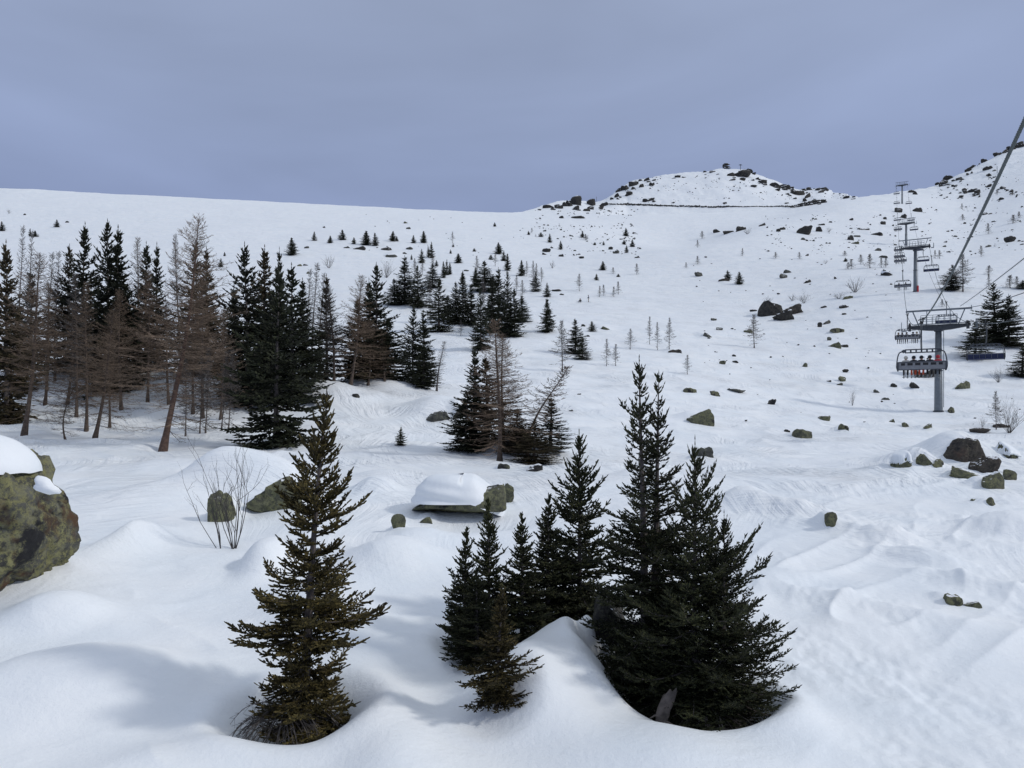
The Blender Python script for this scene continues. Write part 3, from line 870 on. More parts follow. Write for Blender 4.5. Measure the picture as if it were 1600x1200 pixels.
PR['near_c'] = spruce_proto('c', 'needles', seed=21, Ht=4.4, Rm=1.35, whorl=7.0, step=0.070, sl=0.076, sr=0.0155, base=0.09,
                            prof=lambda f: min(1.0, (1 - f) * 1.3) * (0.75 + 0.25 * min(1, f / 0.15)), ragged=0.5, drop=6, density=0.95, upturn=0.85, two=False)
PR['near_d'] = spruce_proto('d', 'needles', seed=33, Ht=2.4, Rm=0.55, whorl=6, step=0.062, sl=0.068, sr=0.0145, base=0.03, ragged=0.42, density=0.95, upturn=0.7)
PR['near_e'] = spruce_proto('e', 'needles', seed=38, Ht=3.1, Rm=0.85, whorl=6.5, step=0.072, sl=0.076, sr=0.0150, base=0.05, ragged=0.42, density=0.95, upturn=0.7)
PR['small_s'] = spruce_proto('sm', 'needles_olive', seed=45, Ht=2.1, Rm=0.62, whorl=6, step=0.065, sl=0.066, sr=0.0140, base=0.06, ragged=0.5, density=0.95, zs=0.8, upturn=0.6, lean=(-0.32, 0),
                             prof=lambda f: min(1.0, (1 - f) * 1.2) * (0.35 + 0.65 * min(1, f / 0.25)) * (0.75 + 0.25 * math.sin(f * 25)))
for k, (sd_, rm, dn) in enumerate(((51, 1.9, 0.9), (52, 2.3, 0.8), (53, 1.5, 0.95))):
    PR['mid%d' % k] = spruce_proto('m', 'needles_dark', seed=sd_, Ht=10.0, Rm=rm, whorl=6.5, step=0.24, sl=0.25, sr=0.056, base=0.02, ragged=0.42, two=False, density=dn, upturn=0.6, drop=6)
for k, (sd_, rm) in enumerate(((61, 2.0), (62, 2.5), (63, 1.7))):
    PR['far%d' % k] = spruce_proto('f', 'needles_dark', seed=sd_, Ht=6.0, Rm=rm * 0.72, whorl=6, step=0.30, sl=0.30, sr=0.065, base=0.03, ragged=0.3, two=False, density=0.8, upturn=0.5, drop=5)
PR['larch_big'] = larch_proto('twig', 'bark_red', seed=5, Ht=12.5, Rm=3.3, nb=230, step=0.16, twl=0.19, tr=0.0068, base=0.07, lean=(1.35, 0.0), tert=1.4, tk=0.0092)
PR['larch_a'] = larch_proto('twig', 'bark', seed=6, Ht=10.0, Rm=2.6, nb=185, step=0.18, twl=0.21, tr=0.0080, base=0.10, lean=(0.3, 0.2), tert=1.4)
PR['larch_b'] = larch_proto('twig', 'bark', seed=7, Ht=9.0, Rm=2.1, nb=150, step=0.19, twl=0.20, tr=0.0090, base=0.09, lean=(-0.3, 0), tert=1.2)
PR['larch_thin'] = larch_proto('twig_grey', 'bark_grey', seed=9, Ht=9.0, Rm=1.3, nb=130, step=0.2, twl=0.18, tr=0.010, base=0.14, lean=(0.2, 0), tert=0.9, tk=0.008)
PR['larch_small'] = larch_proto('twig_grey', 'bark_grey', seed=11, Ht=5.0, Rm=1.4, nb=95, step=0.18, twl=0.18, tr=0.013, base=0.04, tert=1.1, tk=0.009)
PR['larch_far'] = larch_proto('twig_grey', 'bark_grey', seed=12, Ht=5.0, Rm=1.3, nb=70, step=0.25, twl=0.26, tr=0.028, base=0.03, tert=0.7, tk=0.011)
PR['larch_bent'] = larch_proto('twig', 'bark', seed=14, Ht=5.0, Rm=1.4, nb=100, step=0.18, twl=0.18, tr=0.010, base=0.1, lean=(0.9, 0), bend=-0.5, tert=0.8)
PR['shrub_big'] = shrub_proto('twig_grey', seed=2, Ht=2.2, Rm=1.2, nst=22, depth=3, r=0.016, spread=1.1)
PR['shrub_s'] = shrub_proto('twig_grey', seed=4, Ht=1.0, Rm=0.9, nst=14, depth=2, r=0.014, spread=1.3)

CATS = {'spruce_tree': 'spruce tree', 'larch_tree': 'larch tree', 'bare_shrub': 'shrub', 'spruce_sapling': 'spruce tree'}
ALLTREES = []
def plant(proto, pos, h, wpx_scale=None, rz=None, label='', name='spruce_tree', group=None, mat=None, wr=None, tilt=0.0, tilty=0.0):
    p = PR[proto]; s = h / p['h']
    sw = s if wr is None else wr / p['r']
    o = empty(name, pos)
    o.rotation_euler = (tilty, tilt, 0)
    rz = random.uniform(0, 6.28) if rz is None else rz
    for nm, me in p['parts']:
        c = meshobj(nm, me, o)
        c.rotation_euler = (0, 0, rz); c.scale = (sw, sw, s)
        if mat and nm == 'crown':
            c.material_slots[0].link = 'OBJECT'; c.material_slots[0].material = M[mat]
    tag(o, label, CATS[name], group)
    ALLTREES.append(o)
    return o
GR, DK, BR, GY = 'rock_green', 'rock_dark', 'rock_brown', 'rock_grey'
# px, base y, width, height, material, label, options
ROCKS = [
    (345, 814, 44, 80, GR, 'upright oval green stone behind the bare shrub', dict(seed=5, yk=0.8, rz=0.4)),
    (438, 802, 104, 60, GR, 'broad green boulder below a snow hump, half behind the brownish spruce', dict(seed=6, rz=0.1)),
    (622, 828, 22, 26, GR, 'small pointed green stone beside the snow pillow boulder', dict(seed=2)),
    (668, 820, 24, 13, GR, 'small flat mossy stone at the foot of the snow pillow', dict(seed=6)),
    (795, 774, 16, 22, GR, 'small lichened stone showing through snow right of the pillow top', dict(depth=25.6, seed=1)),
    (685, 657, 54, 17, GY, 'long flat grey stone slab under a rounded snowdrift', dict(seed=7, sink=0.3)),
    (718, 656, 26, 32, DK, 'dark block beside the clump of trees, next to the flat slab', dict(seed=9)),
    (806, 704, 48, 40, DK, 'dark boulder under the leaning larch of the clump', dict(seed=4)),
    (838, 736, 30, 12, DK, 'low dark stone below the drooping spruce of the clump', {}),
    (786, 733, 20, 10, GR, 'small green stone at the foot of the clump larch', {}),
    (556, 620, 12, 9, DK, 'single dark stone in the snow right of the twin-stemmed larch', {}),
    (1094, 664, 42, 27, GR, 'large green boulder with a slanting top, right of the tall spruce tip', dict(seed=8)),
    (1103, 714, 27, 18, GY, 'oval greenish stone below the large slanting green boulder', dict(seed=3)),
    (1078, 614, 20, 9, GR, 'low green stone, first of three above the large slanting boulder', {}),
    (1118, 619, 15, 9, GR, 'small pointed green stone, second of three above the slanting boulder', {}),
    (1152, 613, 30, 7, GY, 'long thin grey-green slab, third of three above the slanting boulder', {}),
    (1206, 632, 13, 9, GY, 'small round stone alone between the thin slab and the mossy boulder', {}),
    (1254, 684, 28, 15, GR, 'mossy green boulder with tiny dark stone to its left', {}),
    (1230, 675, 9, 5, DK, 'tiny dark stone just left of the mossy boulder', {}),
    (1292, 657, 23, 8, GR, 'low green stone on the slope left of the lift tower foot', {}),
    (1320, 673, 17, 12, GR, 'slanted thin green stone below the low green stone', {}),
    (1395, 660, 11, 6, GR, 'tiny grey stone in a snow hollow left of the tower foot', {}),
    (1415, 668, 13, 8, GR, 'small green stone in line with the tower foot', {}),
    (1452, 670, 19, 9, GR, 'green stone with snow lip just below the tower foot', {}),
    (1487, 645, 12, 10, GR, 'round green stone right beside the tower foot', {}),
    (1300, 824, 21, 25, GR, 'lone upright angular green stone on the smooth right-hand slope', dict(seed=2)),
    (1490, 945, 27, 19, GR, 'oval green stone low on the right slope', dict(seed=3)),
    (1520, 950, 25, 10, GR, 'thin slanting green stone next to the oval one low on the right slope', {}),
    (1512, 718, 56, 34, BR, 'dark brown jagged boulder with snow behind it', dict(seed=1, tilt=0.45)),
    (1545, 738, 44, 30, BR, 'brown angular boulder joined to the dark brown jagged one', dict(seed=7, tilt=0.45)),
    (1519, 748, 56, 20, GR, 'long thin green slab below the brown jagged boulder', dict(seed=5, tilt=0.42)),
    (1553, 765, 36, 30, GR, 'square green boulder at the lower end of the thin slab', dict(seed=8)),
    (1411, 729, 29, 20, GR, 'round green boulder with snow cap at the left end of the boulder group', dict(seed=1, cap=0.25)),
    (1446, 726, 26, 17, GR, 'green stone second from the left end of the boulder group', {}),
    (1466, 729, 22, 13, GR, 'dull green stone third from the left end of the boulder group', {}),
    (1577, 752, 23, 19, GR, 'rounded green stone at the right end of the boulder group', {}),
    (1572, 712, 42, 22, GR, 'green flat-topped boulder above the right end of the boulder group', dict(cap=0.2)),
    (1535, 677, 30, 9, BR, 'low brown stone between the boulder group and the bare shrubs', {}),
    (1566, 668, 22, 7, BR, 'brown fallen slab at the foot of the bare young larches', {}),
    (1550, 790, 20, 13, GR, 'thin slanting stone below the boulder group', {}),
    (1522, 784, 11, 6, GR, 'tiny stone left of the thin slanting stone under the boulder group', {}),
    (1432, 608, 19, 12, DK, 'dark oval stone just under the skis on the close chair', {}),
    (1504, 609, 28, 14, GR, 'irregular olive stone in a hollow right of the tower shaft', {}),
    (1443, 590, 42, 38, DK, 'dark craggy boulder behind the close chair with five skiers', dict(cap=0.3, seed=10)),
    (1371, 614, 11, 6, GY, 'small grey stone left of the tower, upper of two', {}),
    (1385, 625, 12, 5, GY, 'small flat grey stone left of the tower, lower of two', {}),
    (1397, 605, 9, 7, DK, 'small dark stone left below the close chair', {}),
    (1205, 496, 34, 30, DK, 'black jagged pointed boulder in the middle of the right slope', dict(seed=1)),
    (1230, 501, 40, 19, DK, 'black slab leaning on the jagged pointed boulder', dict(seed=6, tilt=0.2)),
    (1243, 491, 44, 18, BR, 'brown boulder with snow in its hollow, behind the black jagged one', dict(seed=6, tilt=0.1)),
    (1178, 488, 13, 5, DK, 'small flat dark stone left of the black jagged boulder', {}),
    (1385, 431, 21, 12, DK, 'dark rounded boulder with snow ledge left of the second tower', dict(cap=0.2)),
    (1230, 427, 14, 6, GY, 'upper one of two grey stones on the open slope', {}),
    (1224, 435, 15, 8, GY, 'lower one of two grey stones on the open slope', {}),
    (1262, 442, 14, 6, DK, 'dark stone right of the two grey stones', {}),
    (1326, 467, 16, 8, GR, 'olive pointed stone under the bare bushes', {}),
    (1306, 436, 6, 4, DK, 'tiny dark stone left of the round bare bush', {}),
    (1115, 501, 12, 5, GY, 'flat grey stone above the pair of grey stones', {}),
    (1123, 516, 13, 5, GY, 'paired grey stone with a lump at its right end', {}),
    (1104, 528, 17, 10, GY, 'grey stone with snow notch at the foot of the pair', {}),
    (1093, 432, 13, 8, GY, 'grey hooked stone left of the two small spruces', {}),
    (1131, 440, 17, 6, BR, 'low brown stone below the left one of the two small spruces', {}),
    (1170, 520, 14, 9, GR, 'olive stone behind the lone bare larch', {}),
    (1292, 506, 13, 7, GY, 'grey stone, upper of the string right of the lone larch', {}),
    (1281, 511, 8, 8, DK, 'small dark upright stone beside the string of stones', {}),
    (1309, 521, 24, 9, GR, 'broad olive stone in the string right of the lone larch', {}),
    (1295, 532, 8, 6, GY, 'small grey stone between the broad olive and the square stone', {}),
    (1304, 545, 19, 12, GR, 'square olive stone lowest in the string', {}),
    (1321, 543, 11, 5, DK, 'flat dark stone just right of the square olive stone', {}),
    (1259, 573, 9, 7, GR, 'small round stone alone below the string of stones', {}),
    (1129, 569, 11, 6, GR, 'olive stone left one of a pair below the lone larch', {}),
    (1150, 567, 10, 4, DK, 'thin dark stone right one of a pair below the lone larch', {}),
    (1147, 557, 6, 4, DK, 'tiny stone just above the thin dark stone', {}),
    (1322, 582, 12, 6, DK, 'dark paired stone on the slope left of the close chair', {}),
    (1316, 596, 14, 8, GR, 'olive curved stone left below the close chair', {}),
    (1312, 602, 12, 4, GY, 'thin stone just under the olive curved stone', {}),
    (1297, 597, 9, 3, DK, 'thin dark sliver left of the olive curved stone', {}),
    (1287, 481, 10, 4, DK, 'thin dark stone right of the brown hollow boulder', {}),
    (1319, 481, 14, 5, DK, 'thin curved dark stone under the bare bushes', {}),
    (1319, 492, 7, 4, DK, 'tiny dark stone under the thin curved one', {}),
    (1056, 552, 21, 7, BR, 'reddish brown low stone under the three bare larches', {}),
    (945, 516, 20, 7, GR, 'low olive stone right of the small dark spruce', {}),
    (912, 510, 7, 4, DK, 'small dark stone left of the low olive stone', {}),
    (919, 526, 5, 3, DK, 'tiny dark stone under the low spruce', {}),
    (854, 607, 13, 3, GR, 'very flat olive stone on the snow right of the clump', {}),
    (905, 617, 7, 4, DK, 'tiny dark stone right of the very flat olive one', {}),
    (893, 643, 9, 3, DK, 'thin dark streak of stone above the clump spruce', {}),
    (870, 455, 15, 6, DK, 'dark stone heap beside the small pointed spruce', {}),
    (878, 461, 7, 3, DK, 'thin slanting stone right of the dark stone heap', {}),
    (728, 424, 9, 3, GY, 'small flat grey stone above the conifer cluster', {}),
    (670, 457, 11, 5, DK, 'dark flat stone between two conifers on the upper slope', {}),
    (612, 402, 19, 9, GY, 'large grey stone above a bare bush on the upper slope', dict(seed=5)),
    (603, 391, 16, 6, DK, 'long dark stone above the large grey stone', {}),
    (639, 390, 11, 5, GY, 'grey stone right of the large grey stone', {}),
    (633, 397, 7, 3, GY, 'small flat stone under the grey stone', {}),
    (633, 349, 9, 4, GR, 'olive stone high on the open left slope, upper of two', {}),
    (638, 358, 7, 4, GY, 'grey stone high on the open left slope, lower of two', {}),
    (560, 391, 20, 8, DK, 'double dark boulder under the row of small spruces', {}),
    (543, 388, 12, 3, GY, 'thin flat stone left of the double dark boulder', {}),
    (478, 388, 9, 4, GY, 'olive stone right of the lone conical spruce', {}),
    (467, 416, 8, 4, GR, 'small olive stone above the grove, leftmost of three', {}),
    (478, 415, 9, 3, GY, 'thin olive stone above the grove, middle of three', {}),
    (498, 422, 6, 3, DK, 'dark stone above the grove, rightmost of three', {}),
    (481, 428, 8, 4, GR, 'mossy stone just above the spruce tops of the grove', {}),
    (104, 348, 6, 5, DK, 'dark stone right of the small spruce on the far left slope', {}),
    (38, 336, 4, 3, DK, 'tiny dark stone high on the far left slope', {}),
    (506, 356, 4, 3, DK, 'tiny stone on the open slope above the small spruces', {}),
    (854, 394, 13, 7, DK, 'dark stone heap left in the stone field under the knoll', {}),
    (851, 398, 7, 4, DK, 'dark slab just under the dark stone heap', {}),
    (877, 401, 8, 5, DK, 'dark rounded stone lower in the stone field', {}),
    (909, 404, 9, 4, DK, 'thin slanting stone below the stone field', {}),
    (904, 341, 22, 7, DK, 'long dark outcrop under the knoll rocks', dict(seed=5)),
    (877, 341, 7, 5, DK, 'small dark outcrop left of the long dark outcrop', {}),
    (954, 390, 8, 5, DK, 'dark stone left one of two under the spruce group', {}),
    (964, 396, 11, 6, GY, 'grey round stone right one of two under the spruce group', {}),
    (997, 403, 10, 3, GY, 'thin grey slab on the edge of the snow shoulder', {}),
    (858, 325, 20, 5, DK, 'flat dark rocks at the left foot of the knoll', {}),
    (1122, 363, 14, 6, DK, 'dark block at the left of the shoulder outcrop', dict(seed=4)),
    (1140, 364, 20, 7, DK, 'long dark outcrop on the crest of the snow shoulder', dict(seed=5)),
    (1158, 360, 15, 9, DK, 'higher right end of the outcrop on the snow shoulder', dict(seed=3)),
    (1191, 353, 12, 6, DK, 'dark pointed stone right of the shoulder outcrop', {}),
    (1257, 366, 24, 14, DK, 'large broken boulder heap with snow between its blocks', dict(seed=11)),
    (1281, 362, 10, 9, DK, 'dark round boulder right of the broken heap', {}),
    (1222, 359, 13, 5, DK, 'two-lobed dark stone left of the broken heap', {}),
    (1217, 362, 7, 5, DK, 'small dark stone under the two-lobed one', {}),
    (1284, 352, 12, 5, DK, 'dark ridge of stone above the round boulder', {}),
    (1331, 344, 8, 4, DK, 'dark flat stone high on the right shoulder', {}),
    (1383, 343, 7, 5, DK, 'upper of two dark stones near the lift line', {}),
    (1381, 351, 9, 6, DK, 'lower of two dark stones near the lift line', {}),
    (1370, 368, 18, 6, DK, 'long dark stone left of the chair line', {}),
    (1350, 360, 17, 5, DK, 'row-like dark slab left of the long dark stone', {}),
    (1329, 375, 10, 9, DK, 'dark upright stone on the slope above the small larches', {}),
    (1336, 381, 14, 5, GR, 'olive slab with snow beside the dark upright stone', {}),
    (1340, 370, 12, 5, GY, 'grey stone above the olive slab', {}),
    (1372, 392, 10, 5, GY, 'grey stone right of the olive slab', {}),
    (1382, 403, 14, 4, GY, 'thin grey slab above the small larches', {}),
    (1261, 400, 6, 4, DK, 'dark stone right of the tiny larch', {}),
    (1255, 375, 7, 4, GY, 'grey stone below the broken heap', {}),
    (1403, 332, 14, 9, DK, 'dark bushy boulder left of the fourth tower foot', {}),
    (1413, 341, 12, 8, DK, 'dark boulder below the fourth tower foot', {}),
    (1435, 331, 14, 8, DK, 'black pointed boulder right of the fourth tower', {}),
    (1425, 301, 14, 5, DK, 'black rock beside the chairs of the fourth tower', {}),
    (1430, 304, 10, 4, DK, 'dark rock on the skyline right of the fourth tower', {}),
    (1580, 378, 16, 10, DK, 'dark double boulder on the far right slope', {}),
    (1545, 386, 10, 4, GY, 'flat grey stone left below the dark double boulder', {}),
    (1583, 374, 7, 4, DK, 'small dark stone above the dark double boulder', {}),
    (1478, 379, 7, 3, DK, 'tiny stone right of the third tower', {}),
]

ROCKPOS = []
for px, yb, w, h, mt, lb, op in ROCKS:
    if op.get('depth'):
        p = at(px, op['depth']); p.z = (HY - yb) / F * op['depth']
    else: p = hit(px, yb)
    ROCKPOS.append(p)
for (px, yb, w, h, mt, lb, op), p in zip(ROCKS, ROCKPOS):
    if w >= 17 and not op.get('depth') and not op.get('cap'):     # snow drifted over the uphill side of the larger stones
        W = w * p.y / F; Hh = h * p.y / F
        row = 0.008 * p.y
        MOUNDS.append((p.x - 0.05 * W, p.y + 0.55 * W + row, min(0.5 * Hh, 0.65), 0.62 * W, max(0.55 * W, 2.2 * row), 0.0, 1.3))
build_ground()
# ------------------------------------------------------------------ rocks
def rock_verts(seed, sub, planes=9, rough=0.05, custom=None, squash=1.0):
    rng = random.Random(seed)
    bm = bmesh.new()
    bmesh.ops.create_icosphere(bm, subdivisions=sub, radius=1.0)
    V = np.array([v.co[:] for v in bm.verts]); Fc = np.array([[v.index for v in f.verts] for f in bm.faces])
    bm.free()
    V /= np.linalg.norm(V, axis=1, keepdims=True)
    pl = custom
    if pl is None:
        pl = []
        for i in range(planes):
            n = np.array([rng.gauss(0, 1) for _ in range(3)]); n[2] *= 0.9; n /= np.linalg.norm(n)
            pl.append((n, rng.uniform(0.42, 1.0)))
    r = np.full(len(V), 1.25)
    for n, d in pl:
        n = np.array(n, float); n = n / np.linalg.norm(n)
        c = V @ n
        r = np.minimum(r, np.where(c > 0.08, d / np.maximum(c, 0.08), 9))
    P = V * r[:, None]
    f = 2.1
    nz = pn(P[:, 0] * f + P[:, 2] * 1.3, P[:, 1] * f - P[:, 2] * 1.7, seed) + 0.5 * pn(P[:, 0] * 5 + P[:, 2] * 3.1, P[:, 1] * 5 - P[:, 2] * 3.7, seed + 1)
    if sub > 3:
        nz = nz + 0.35 * np.abs(pn(P[:, 0] * 11 + P[:, 2] * 7, P[:, 1] * 11 - P[:, 2] * 9, seed + 2)) + 0.16 * pn(P[:, 0] * 25 + P[:, 2] * 17, P[:, 1] * 25 - P[:, 2] * 19, seed + 3)
    P = P + V * (nz * rough * 2.2)[:, None]
    return P, Fc

ROCKM = {}
def rock_mesh(seed, sub, mat):
    k = (seed, sub, mat)
    if k not in ROCKM:
        P, Fc = rock_verts(seed, sub, rough=0.06)
        P[:, 0] /= np.abs(P[:, 0]).max(); P[:, 1] /= np.abs(P[:, 1]).max(); P[:, 2] /= np.abs(P[:, 2]).max()
        ROCKM[k] = np_mesh('rock', P, [Fc], [M[mat]], sub > 4)
    return ROCKM[k]

rrng = random.Random(77)
def snow_cap(parent, me_verts, me_faces, thick=0.3, n=26, minz=0.35, xlim=None, name='snow_cap', grow=1.04, zcut=None, smooth=5):
    """pillow of snow that lies on the upward faces of a rock, in the rock's own metres"""
    bv = BVHTree.FromPolygons([Vector(v) for v in me_verts], [list(map(int, f)) for f in me_faces])
    lo = me_verts.min(0); hi = me_verts.max(0)
    xs = np.linspace(lo[0] * grow, hi[0] * grow, n); ys = np.linspace(lo[1] * grow, hi[1] * grow, n)
    Z = np.full((n, n), np.nan)
    for i, x in enumerate(xs):
        for j, y in enumerate(ys):
            loc, nr, ix, ds = bv.ray_cast(Vector((x, y, hi[2] + 1)), Vector((0, 0, -1)))
            if loc is not None and nr.z > minz and (zcut is None or loc.z > zcut) and (xlim is None or xlim[0] < x < xlim[1]):
                Z[i, j] = loc.z
    ok = ~np.isnan(Z)
    W = ok.astype(float); Zf = np.where(ok, Z, 0.0)
    for _ in range(smooth):
        Wp = np.pad(W, 1); Zp = np.pad(Zf, 1)
        W2 = sum(Wp[a:a + n, b:b + n] for a in range(3) for b in range(3)); Z2 = sum(Zp[a:a + n, b:b + n] for a in range(3) for b in range(3))
        Zf = Z2 / 9; W = W2 / 9
    zz = np.where(W > 1e-3, Zf / np.maximum(W, 1e-3), np.nan)
    inn = ok & (W > 0.30)
    t = np.sqrt(np.clip((W - 0.30) / 0.65, 0, 1))
    XX, YY = np.meshgrid(xs, ys, indexing='ij')
    top = zz + thick * t * (1 + 0.25 * pn(XX * 1.7, YY * 1.7, 5)) - 0.03
    idx = -np.ones((n, n), int); V = []
    use = W > 0.12
    for i in range(n):
        for j in range(n):
            if use[i, j]:
                idx[i, j] = len(V)
                z = top[i, j] if inn[i, j] else (zz[i, j] - 0.10)
                V.append((xs[i], ys[j], z))
    Fq = [(idx[i, j], idx[i + 1, j], idx[i + 1, j + 1], idx[i, j + 1]) for i in range(n - 1) for j in range(n - 1)
          if idx[i, j] >= 0 and idx[i + 1, j] >= 0 and idx[i + 1, j + 1] >= 0 and idx[i, j + 1] >= 0]
    if not Fq: return None
    me = np_mesh(name, V, [np.array(Fq)], [M['snow_cap']], True)
    o = meshobj(name, me, parent)
    so = o.modifiers.new('thickness', 'SOLIDIFY'); so.thickness = 0.08; so.offset = -1
    return o

def rock(px, pyb, w, h, mat='rock_grey', label=None, seed=None, sub=None, rz=None, cap=0.0, name='boulder', cat='boulder', group=None, tilt=0.0, depth=None, yk=0.8, sink=0.40, dmin=0, pos=None):
    p = pos.copy() if pos is not None else at(px, depth) if depth else hit(px, pyb, dmin)
    if depth: p.z = (HY - pyb) / F * depth
    d = p.y; W = w * d / F; Hh = max(h * d / F, 0.12)
    seed = seed if seed is not None else rrng.randrange(12)
    sub = sub or (4 if w > 38 else 3 if w > 12 else 2)
    rx, ry, rz_ = W / 2 * 1.12, W / 2 * yk, Hh * 0.80
    if cap:
        P, Fc = rock_verts(seed, sub, rough=0.06)
        P = P / np.abs(P).max(0) * np.array((rx, ry, rz_))
        o = meshobj(name, np_mesh(name, P, [Fc], [M[mat]], True))
        snow_cap(o, P, Fc, thick=cap)
    else:
        o = meshobj(name, rock_mesh(seed, sub, mat))
        o.scale = (rx, ry, rz_)
    o.location = (p.x, p.y + ry * 0.35, p.z + Hh * 0.16)
    o.rotation_euler = (0, tilt, (rz if rz is not None else (rrng.choice((0, 3.14)) + rrng.uniform(-0.35, 0.35))))
    tag(o, label, cat, group)
    return o

# the big lichen boulder cut by the picture's left edge
def big_boulder():
    o = empty('boulder', (0, 0, 0))
    d = 15.6
    cx = (-64 - HX) / F * d
    cz = (HY - 835) / F * d
    # planes in x-z seen from the front, in metres round the centre
    pl = [((1.0, 0.0, 0.02), 2.0), ((0.905, 0.0, 0.425), 1.93), ((0.824, -0.1, 0.566), 1.95), ((0.1, -0.12, 1.0), 1.66), ((0.83, -0.1, -0.56), 1.72), ((0.51, -0.1, -0.86), 1.55),
          ((0.1, -1.0, 0.12), 1.25), ((-0.5, -1.0, 0.0), 1.3), ((-1, 0, 0), 1.9), ((0.72, -1.0, 0.10), 1.62), ((0, 1, 0), 1.3), ((0.5, 1, 0.2), 1.7), ((-0.3, 0, 1), 1.8), ((0.35, -1.0, 0.75), 1.62), ((0.3, -1.0, -0.5), 1.5)]
    P, Fc = rock_verts(4, 6, rough=0.0, custom=[(n, q) for n, q in pl])
    # rock_verts clips at 1.25, so planes are scaled to it
    r = np.linalg.norm(P, axis=1, keepdims=True)
    V = P / r
    rr = np.full(len(V), 2.7)
    for n_, q in pl:
        n_ = np.array(n_, float); n_ /= np.linalg.norm(n_)
        c = V @ n_
        rr = np.minimum(rr, np.where(c > 0.08, q / np.maximum(c, 0.08), 99))
    P = V * rr[:, None]
    nz = 0.16 * pn(P[:, 0] * 1.1 + P[:, 2] * 0.7, P[:, 1] * 1.1 - P[:, 2] * 0.9, 3) + 0.10 * pn(P[:, 0] * 2.6 + P[:, 2] * 1.7, P[:, 2] * 2.4 - P[:, 1] * 1.9, 4) \
        - 0.07 * np.clip(1 - 7 * np.abs(pn(P[:, 0] * 1.6 + P[:, 1], P[:, 2] * 1.3 - P[:, 1] * 0.7, 9)), 0, 1) \
        + 0.045 * np.abs(pn(P[:, 0] * 6 + P[:, 2] * 4, P[:, 2] * 6 - P[:, 1] * 5, 5)) + 0.025 * pn(P[:, 0] * 14 + P[:, 2] * 3, P[:, 2] * 14 - P[:, 1] * 11, 6)
    nz = nz - 0.10 * np.clip(1 - 9 * np.abs(pn(P[:, 0] * 0.9 - P[:, 2] * 0.8, P[:, 2] * 0.7 + P[:, 1] * 1.3, 19)), 0, 1) + 0.05 * np.round(2.2 * pn(P[:, 0] * 1.9, P[:, 2] * 1.6 + P[:, 1], 29))
    P = P + V * nz[:, None]
    body = meshobj('rock_body', np_mesh('rock_body', P, [Fc], [M['rock_big']], True), o)
    n1, n2 = 72, 24
    CV = []
    for i in range(n2):
        ph = i / (n2 - 1) * math.pi / 2
        for j in range(n1):
            a = j / n1 * 2 * math.pi; c, s_ = math.cos(a), math.sin(a)
            q = (abs(c) ** 2.5 + abs(s_) ** 2.5) ** (-1 / 2.5)
            k = math.cos(ph) ** 0.6; zt = math.sin(ph)
            x = -0.35 + 1.90 * c * q * k; y = 1.15 * s_ * q * k
            edge = 0.10 * float(pn(a * 1.9, 3.1, 7)) * (1 - zt)
            CV.append((x, y, 1.48 + edge + 0.76 * zt - 0.10 * (x + 0.35) + 0.06 * float(pn(x * 1.4, y * 1.4, 8)) * zt))
    CV.append((-0.35, 0, 2.24))
    C4 = [(i * n1 + j, i * n1 + (j + 1) % n1, (i + 1) * n1 + (j + 1) % n1, (i + 1) * n1 + j) for i in range(n2 - 1) for j in range(n1)]
    C3 = [((n2 - 1) * n1 + j, (n2 - 1) * n1 + (j + 1) % n1, len(CV) - 1) for j in range(n1)]
    meshobj('snow_cap', np_mesh('snow_cap', CV, [np.array(C4), np.array(C3)], [M['snow_cap']], True), o)
    o.location = (cx, d, cz)
    # small oval patch of snow on a ledge of the face
    bv = BVHTree.FromPolygons([Vector(v) for v in P], [list(map(int, f)) for f in Fc])
    V2 = []; F2 = []
    pcx = (60 - HX) / F * (d - 1.2) - cx; pcz = (HY - 762) / F * (d - 1.3) - cz
    n = 20
    ring = []
    for i in range(0, 5):
        for j in range(n):
            a = j / n * 6.283; k = i / 4
            wv = 1 + 0.18 * math.sin(3 * a + 1) + 0.1 * math.sin(5 * a)
            x0 = math.cos(a) * 0.27 * k * wv; z0 = math.sin(a) * 0.155 * k * wv
            x = pcx + x0 * 0.86 + z0 * 0.5; z = pcz + z0 * 0.86 - x0 * 0.5
            loc, nr, ix, ds = bv.ray_cast(Vector((x, -4, z)), Vector((0, 1, 0)))
            y = loc.y if loc else -1
            V2.append((x, y - 0.10 * math.sqrt(max(0, 1 - k * k)) - 0.015 + (0.06 if i == 4 else 0), z))
    for i in range(4):
        for j in range(n):
            F2.append((i * n + j, i * n + (j + 1) % n, (i + 1) * n + (j + 1) % n, (i + 1) * n + j))
    meshobj('snow_patch', np_mesh('snow_patch', V2, [np.array(F2)[:, ::-1]], [M['snow_cap']], True), o)
    tag(o, 'huge green lichened boulder with thick snow on top and a small oval snow patch', 'boulder')
big_boulder()

